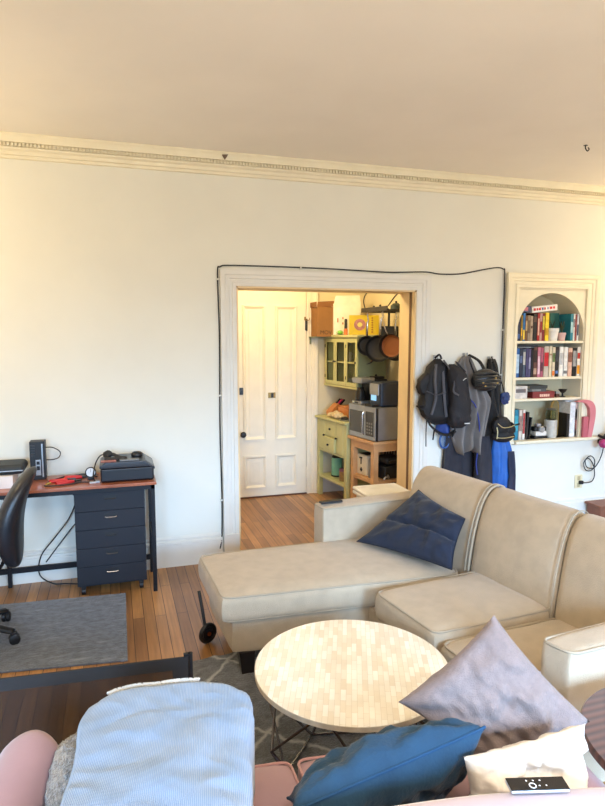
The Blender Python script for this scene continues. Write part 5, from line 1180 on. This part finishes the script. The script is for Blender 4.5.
# pine trolley
ca = thing('pine_trolley', 'light pine kitchen trolley carrying the microwave', 'trolley', (2.115, 4.95, 0), radians(9))
CL, CDp, CZ = .195, .34, .70
m = MB(); m.box(-.03, CDp+.03, -CL-.03, CL+.02, CZ-.028, CZ, .004); m.build('top', pine, ca)
for (x, y) in ((-.005, -CL), (-.005, CL-.05), (CDp-.045, -CL), (CDp-.045, CL-.05)):
    m = MB(); m.box(x, x+.05, y, y+.05, 0, CZ-.028, .003); m.build('leg', pine, ca)
m = MB(); m.box(.0, .02, -CL+.05, CL-.05, CZ-.1, CZ-.028); m.box(.04, CDp-.045, -CL+.008, -CL+.026, CZ-.1, CZ-.028); m.build('apron', pine, ca)
m = MB()
for k in range(6): m.box(.0+k*.058, .05+k*.058, -CL+.03, CL-.03, .33, .345, .002)
m.box(0, .02, -CL+.05, CL-.05, .315, .335); m.box(.04, CDp-.045, -CL+.008, -CL+.026, .315, .34); m.build('slatted_shelf', pine, ca)
m = MB()
for k in range(7): m.box(CDp-.012, CDp-.004, -CL+.06+k*.042, -CL+.08+k*.042, .02, CZ-.1)
m.build('back_slats', mat('dark_pine', (130, 88, 60), .6), ca)
# microwave
mw = thing('microwave', 'stainless steel microwave oven on the pine trolley', 'microwave', WM(ca) @ Vector((-.015, 0, CZ)), radians(9))
m = MB(); m.box(.02, .33, -.225, .215, .008, .295, .006); m.build('casing', mat('microwave_grey', (150, 152, 158), .35, metal=.6), mw)
m = MB(); m.box(.0, .02, -.228, .218, .006, .298, .004); m.build('front_frame', steel, mw)
m = MB(); m.box(-.003, .001, -.04, .2, .05, .245, .002); m.build('door_window', mat('microwave_glass', (70, 68, 62), .15, var=.05), mw)
m = MB(); m.tube([(-.006, -.055, .045), (-.022, -.055, .06), (-.022, -.055, .235), (-.006, -.055, .25)], .006, 8); m.build('handle', chrome, mw)
m = MB(); m.box(-.003, .001, -.20, -.075, .04, .255, .002); m.build('control_panel', mat('panel_dark', (60, 58, 56), .25), mw)
m = MB()
for i in range(4):
    for j in range(3): m.box(-.005, -.003, -.185+j*.035, -.165+j*.035, .06+i*.028, .076+i*.028)
m.build('keypad', mat('key_grey', (130, 128, 120), .5), mw)
m = MB(); m.box(.005, .03, -.2285, -.2255, .008, .295); m.build('dark_seam', blackm, mw)
for (x, y) in ((.04, -.2), (.3, -.2), (.04, .19), (.3, .19)): m = MB(); m.cyl((x, y, 0), (x, y, .009), .01, 10); m.build('foot', black, mw)
MT = CZ+.2985
def mw_w(x, y, z=0): return WM(ca) @ Vector((x, y, MT+z))
# coffee maker (left) + black bread box (right)
cm = thing('coffee_maker', 'steel and black filter coffee maker standing on the microwave', 'coffee maker', mw_w(.06, .11), radians(9))
m = MB(); m.box(-.06, .08, -.08, .08, 0, .03, .006); m.build('base', steel, cm)
m = MB(); m.box(.04, .08, -.07, .07, .03, .19, .004); m.build('water_tank', black, cm)
m = MB(); m.box(-.062, .085, -.08, .08, .19, .24, .008); m.build('head', steel, cm)
m = MB(); m.lathe([(0, .032), (.045, .034), (.05, .06), (.045, .11), (.03, .135), (.034, .145), (.03, .15), (0, .15)], c=(-.012, .01, 0)); m.build('carafe', mat('smoked_glass', (40, 38, 36), .1), cm)
m = MB(); m.tube(spline([(-.04, -.035, .13), (-.055, -.065, .12), (-.05, -.065, .07), (-.035, -.045, .06)]), .006, 6); m.build('carafe_handle', black, cm)
m = MB(); m.box(-.0615, -.0585, -.03, .03, .006, .024); m.build('switch_panel', darks, cm)
tb = thing('pod_machine', 'dark navy pod coffee machine with blue lit display on the microwave', 'coffee machine', mw_w(.17, -.12), radians(9))
m = MB(); m.box(-.12, .14, -.09, .09, 0, .215, .02, 4); m.build('housing', mat('navy_plastic', (40, 50, 68), .4), tb)
m = MB(); m.box(-.135, -.12, -.07, .07, .1, .2, .006); m.build('brew_head', steel, tb)
m = MB(); m.box(-.125, -.119, -.02, .06, .05, .1, .002); m.build('display', mat('lit_display', (120, 180, 220), .3, emit=((150, 205, 240), .7)), tb)
m = MB(); m.box(-.19, -.12, -.06, .06, .0, .02, .004); m.build('drip_tray', black, tb)
o = thing('small_appliance', 'black small appliance lid behind the pod coffee machine', 'appliance', mw_w(.22, .13))
m = MB(); m.box(-.07, .09, -.06, .06, 0, .22, .01, 3); m.build('appliance_body', black, o)
m = MB(); m.box(-.05, .07, -.04, .04, .22, .245, .008, 3); m.ball((0, 0, .252), .012, 2); m.build('appliance_lid', black, o)
# on the trolley shelf
def ca_w(x, y, z): return WM(ca) @ Vector((x, y, z))
o = thing('toaster', 'white toaster with dark diamond mark on the trolley shelf', 'toaster', ca_w(.1, .08, .3455), radians(9))
m = MB(); m.box(-.06, .07, -.09, .09, 0, .19, .014, 3); m.build('housing', mat('ivory_plastic', (224, 214, 190), .4), o)
m = MB(); m.prism([(.0, .028), (.022, .05), (0, .075), (-.022, .05)], 'x', -.0615, -.0598); m.build('diamond_mark', black, o)
m = MB(); m.box(-.066, -.0595, -.004, .004, .1, .165); m.box(-.072, -.06, -.018, .018, .155, .167, .002); m.build('lever', black, o)
m = MB(); m.box(-.04, .05, -.06, .06, .1895, .192); m.build('slot', black, o)
m = MB(); m.lathe([(0, 0), (.035, 0), (.035, .16), (.03, .17), (0, .17)], c=ca_w(.07, -.06, .3455)); tag(m.build('steel_flask', steel), 'steel flask between the white toaster and the black machine on the trolley shelf', 'flask')
o = thing('sandwich_press', 'bulky black appliance on the right of the trolley shelf', 'appliance', ca_w(.21, -.10, .3455), radians(9))
m = MB(); m.box(-.10, .10, -.09, .09, 0, .12, .02, 3); m.box(-.08, .10, -.085, .085, .12, .2, .035, 4); m.build('appliance_body', black, o)
m = MB(); m.tube(spline([(-.05, -.09, .16), (-.03, -.11, .17), (.04, -.11, .17), (.06, -.09, .16)]), .007, 6); m.build('handle', darks, o)
m = MB(); m.tube(spline([(-.11, -.1, .008), (-.09, -.105, .03), (-.06, -.1, .02), (-.07, -.1, .045)]), .009, 8); m.build('silver_spout', steel, o)
# pot rack on the right wall
pr_ = thing('pot_rack', 'dark metal wall rack holding pans by hooks in the kitchen', 'rack', (2.32, 4.85, 1.83))
m = MB()
for x in (2.17, 2.27, 2.37, 2.47): m.box(x, x+.02, 4.6, 5.12, 1.83, 1.838)
for y in (4.6, 4.85, 5.11): m.box(2.17, KX, y, y+.02, 1.82, 1.832)
m.box(2.165, 2.175, 4.59, 5.13, 1.82, 1.86, .002); m.build('grid', darks, pr_, world=True)
m = MB(); m.tube(spline([(2.19, 5.1, 1.86), (2.18, 5.11, 1.93), (2.22, 5.12, 2.0), (2.34, 5.12, 2.03), (KX, 5.12, 2.04)]), .005, 6); m.tube(spline([(2.19, 4.62, 1.86), (2.3, 4.62, 1.98), (KX, 4.62, 2.04)]), .005, 6); m.build('stay', black, pr_, world=True)
for i, (x, y, c, s, lb) in enumerate(((2.27, 4.95, (150, 40, 40), (.05, .035, .025), 'dark red shallow pot on the pot rack'), (2.36, 4.82, (60, 70, 66), (.05, .06, .045), 'dark green pot standing on the pot rack'), (2.25, 5.04, (170, 170, 176), (.035, .03, .02), 'small steel pot at the far end of the pot rack'))):
    o = thing('stacked_pot', lb, 'pot', (x, y, 1.838), 0, 'pots stored on top of the pot rack')
    m = MB(); m.lathe([(0, 0), (s[0], 0), (s[0]*.95, s[2]*.8), (s[0]*.5, s[2]*1.2), (0, s[2]*1.3)]); m.build('pot_body', mat('lid_%d' % i, c, .4, metal=.3), o)
    m = MB(); m.ball((0, 0, s[2]*1.3+.008), .01, 2); m.build('knob', black, o)
cop = mat('copper_coating', (140, 82, 44), .5, metal=.1, var=.06)
pan_in = mat('pan_inside', (40, 36, 32), .6)
def pan(px, py, pz, R, face, label, inside, tilt=0, hl=.17, hm_=None):
    """frying pan hanging by its handle, bowl facing direction `face` (deg from -Y towards -X)"""
    a = radians(face); nx_, ny_ = -sin(a), -cos(a)
    o = thing('frying_pan', label, 'pan', (px, py, pz), 0, 'pans hanging from the pot rack')
    ex = (cos(a), -sin(a), 0); M = Matrix.Translation((px, py, pz)) @ Matrix.Rotation(-a, 4, 'Z') @ Matrix.Rotation(tilt, 4, 'Y') @ Matrix.Rotation(pi/2, 4, 'X')
    # local: x right, y up, z out of the pan (towards the viewer)
    m = MB(); m.lathe([(0, -.02), (R*.74, -.02), (R*.9, -.005), (R, .022), (R+.004, .022), (R*.93, -.01), (R*.76, -.026), (0, -.026)], seg=32, M=M); m.build('pan_bowl', black, o, world=True)
    m = MB(); m.lathe([(0, -.0198), (R*.74, -.0198), (R*.88, -.0075), (R*.87, -.007), (R*.86, -.0065), (R*.73, -.0192), (0, -.0192)], seg=32, M=M); m.build('pan_coating', inside, o, world=True)
    m = MB(); m.tube([M @ Vector(p) for p in ((0, R*.95, .012), (0, R+.03, .03), (0, R+hl*.6, .04), (0, R+hl, .035))], .009, 8, flat=.5); m.build('handle', hm_ or chrome, o, world=True)
    m = MB(); t_ = M @ Vector((0, R+hl-.008, .035)); m.tube(spline([(t_.x, t_.y, t_.z-.004), (t_.x+.012, t_.y, t_.z+.015), (t_.x+.004, t_.y, (t_.z+1.835)/2+.01), (t_.x, t_.y, 1.845)]), .0035, 6); m.build('hanging_hook', chrome, o, world=True)
pan(2.20, 5.075, 1.525, .085, 18, 'small black frying pan hanging farthest left under the rack', pan_in, hl=.13)
pan(2.262, 4.955, 1.50, .115, 35, 'large black frying pan hanging in the middle under the rack', pan_in, tilt=radians(6), hl=.16)
pan(2.31, 4.80, 1.525, .108, 52, 'copper-lined frying pan hanging nearest the doorway', cop, tilt=radians(-16), hl=.15)
pan(2.25, 5.18, 1.43, .075, 30, 'copper-bottomed pan hanging lowest behind the black ones', cop, hl=.22, hm_=black)
pan(2.455, 5.0, 1.49, .1, 40, 'black pan half hidden behind the door jamb', pan_in, hl=.17)
o = thing('griddle_pan', 'square black griddle hanging behind the frying pans', 'pan', (2.38, 5.0, 1.58))
m = MB(); m.box(-.085, .085, 0, .02, -.05, .12, .01, M=Matrix.Rotation(radians(-25), 4, 'Z')); m.build('griddle_plate', black, o)
m = MB(); m.box(-.01, .01, .004, .016, .12, .26, .003, M=Matrix.Rotation(radians(-25), 4, 'Z')); m.build('handle', black, o)

# ================================================================== LIGHT
def area(name, loc, rot, sx, sy, e, c, spread=180):
    l = bpy.data.lights.new(name, 'AREA'); l.shape = 'RECTANGLE'; l.size = sx; l.size_y = sy; l.energy = e; l.color = c; l.spread = radians(spread)
    o = bpy.data.objects.new(name, l); COL.objects.link(o); o.location = loc; o.rotation_euler = rot; return o
def point(name, loc, e, c, r=.1):
    l = bpy.data.lights.new(name, 'POINT'); l.energy = e; l.color = c; l.shadow_soft_size = r
    o = bpy.data.objects.new(name, l); COL.objects.link(o); o.location = loc; return o
for i, (a, b) in enumerate(WIN):
    area('window_daylight', ((a+b)/2, YB-.02, (WZ0+WZ1)/2), (radians(90-42), 0, 0), b-a, WZ1-WZ0, 175, (.38, .64, 1.0), 92)
point('overhead_fill', (.5, .2, 2.25), 54, (1.0, .90, .76), .16)  # added warm fill to lift the ceiling and upper faces, no known lamp
point('rear_fill', (2.6, -.4, 2.2), 36, (1.0, .90, .76), .16)  # second added warm fill, unseen behind the camera, no fitting
point('left_lamp', (-1.35, 3.35, 2.1), 24, (1.0, .78, .46), .14)
point('right_lamp', (4.4, 3.3, 2.25), 20, (1.0, .78, .5), .14)
point('hall_lamp', (1.35, 4.95, 2.3), 30, (1.0, .80, .46), .08)
wd = bpy.data.worlds.new('sky'); SC.world = wd; wd.use_nodes = True
wd.node_tree.nodes['Background'].inputs[0].default_value = (.62, .8, 1.0, 1); wd.node_tree.nodes['Background'].inputs[1].default_value = .9

# ================================================================== CAMERA
cd = bpy.data.cameras.new('camera'); cam = bpy.data.objects.new('camera', cd); COL.objects.link(cam)
cd.sensor_fit = 'VERTICAL'; cd.sensor_height = 36; cd.sensor_width = 36*605/806; cd.lens = 605/806*36; cd.clip_start = .05
cam.location = (0, 0, H); cam.rotation_euler = (radians(90-6.41), 0, radians(-17.4)); SC.camera = cam
SC.view_settings.view_transform = 'Standard'; SC.view_settings.look = 'None'; SC.view_settings.gamma = 1; SC.view_settings.use_curve_mapping = False
SC.view_settings.exposure = .22
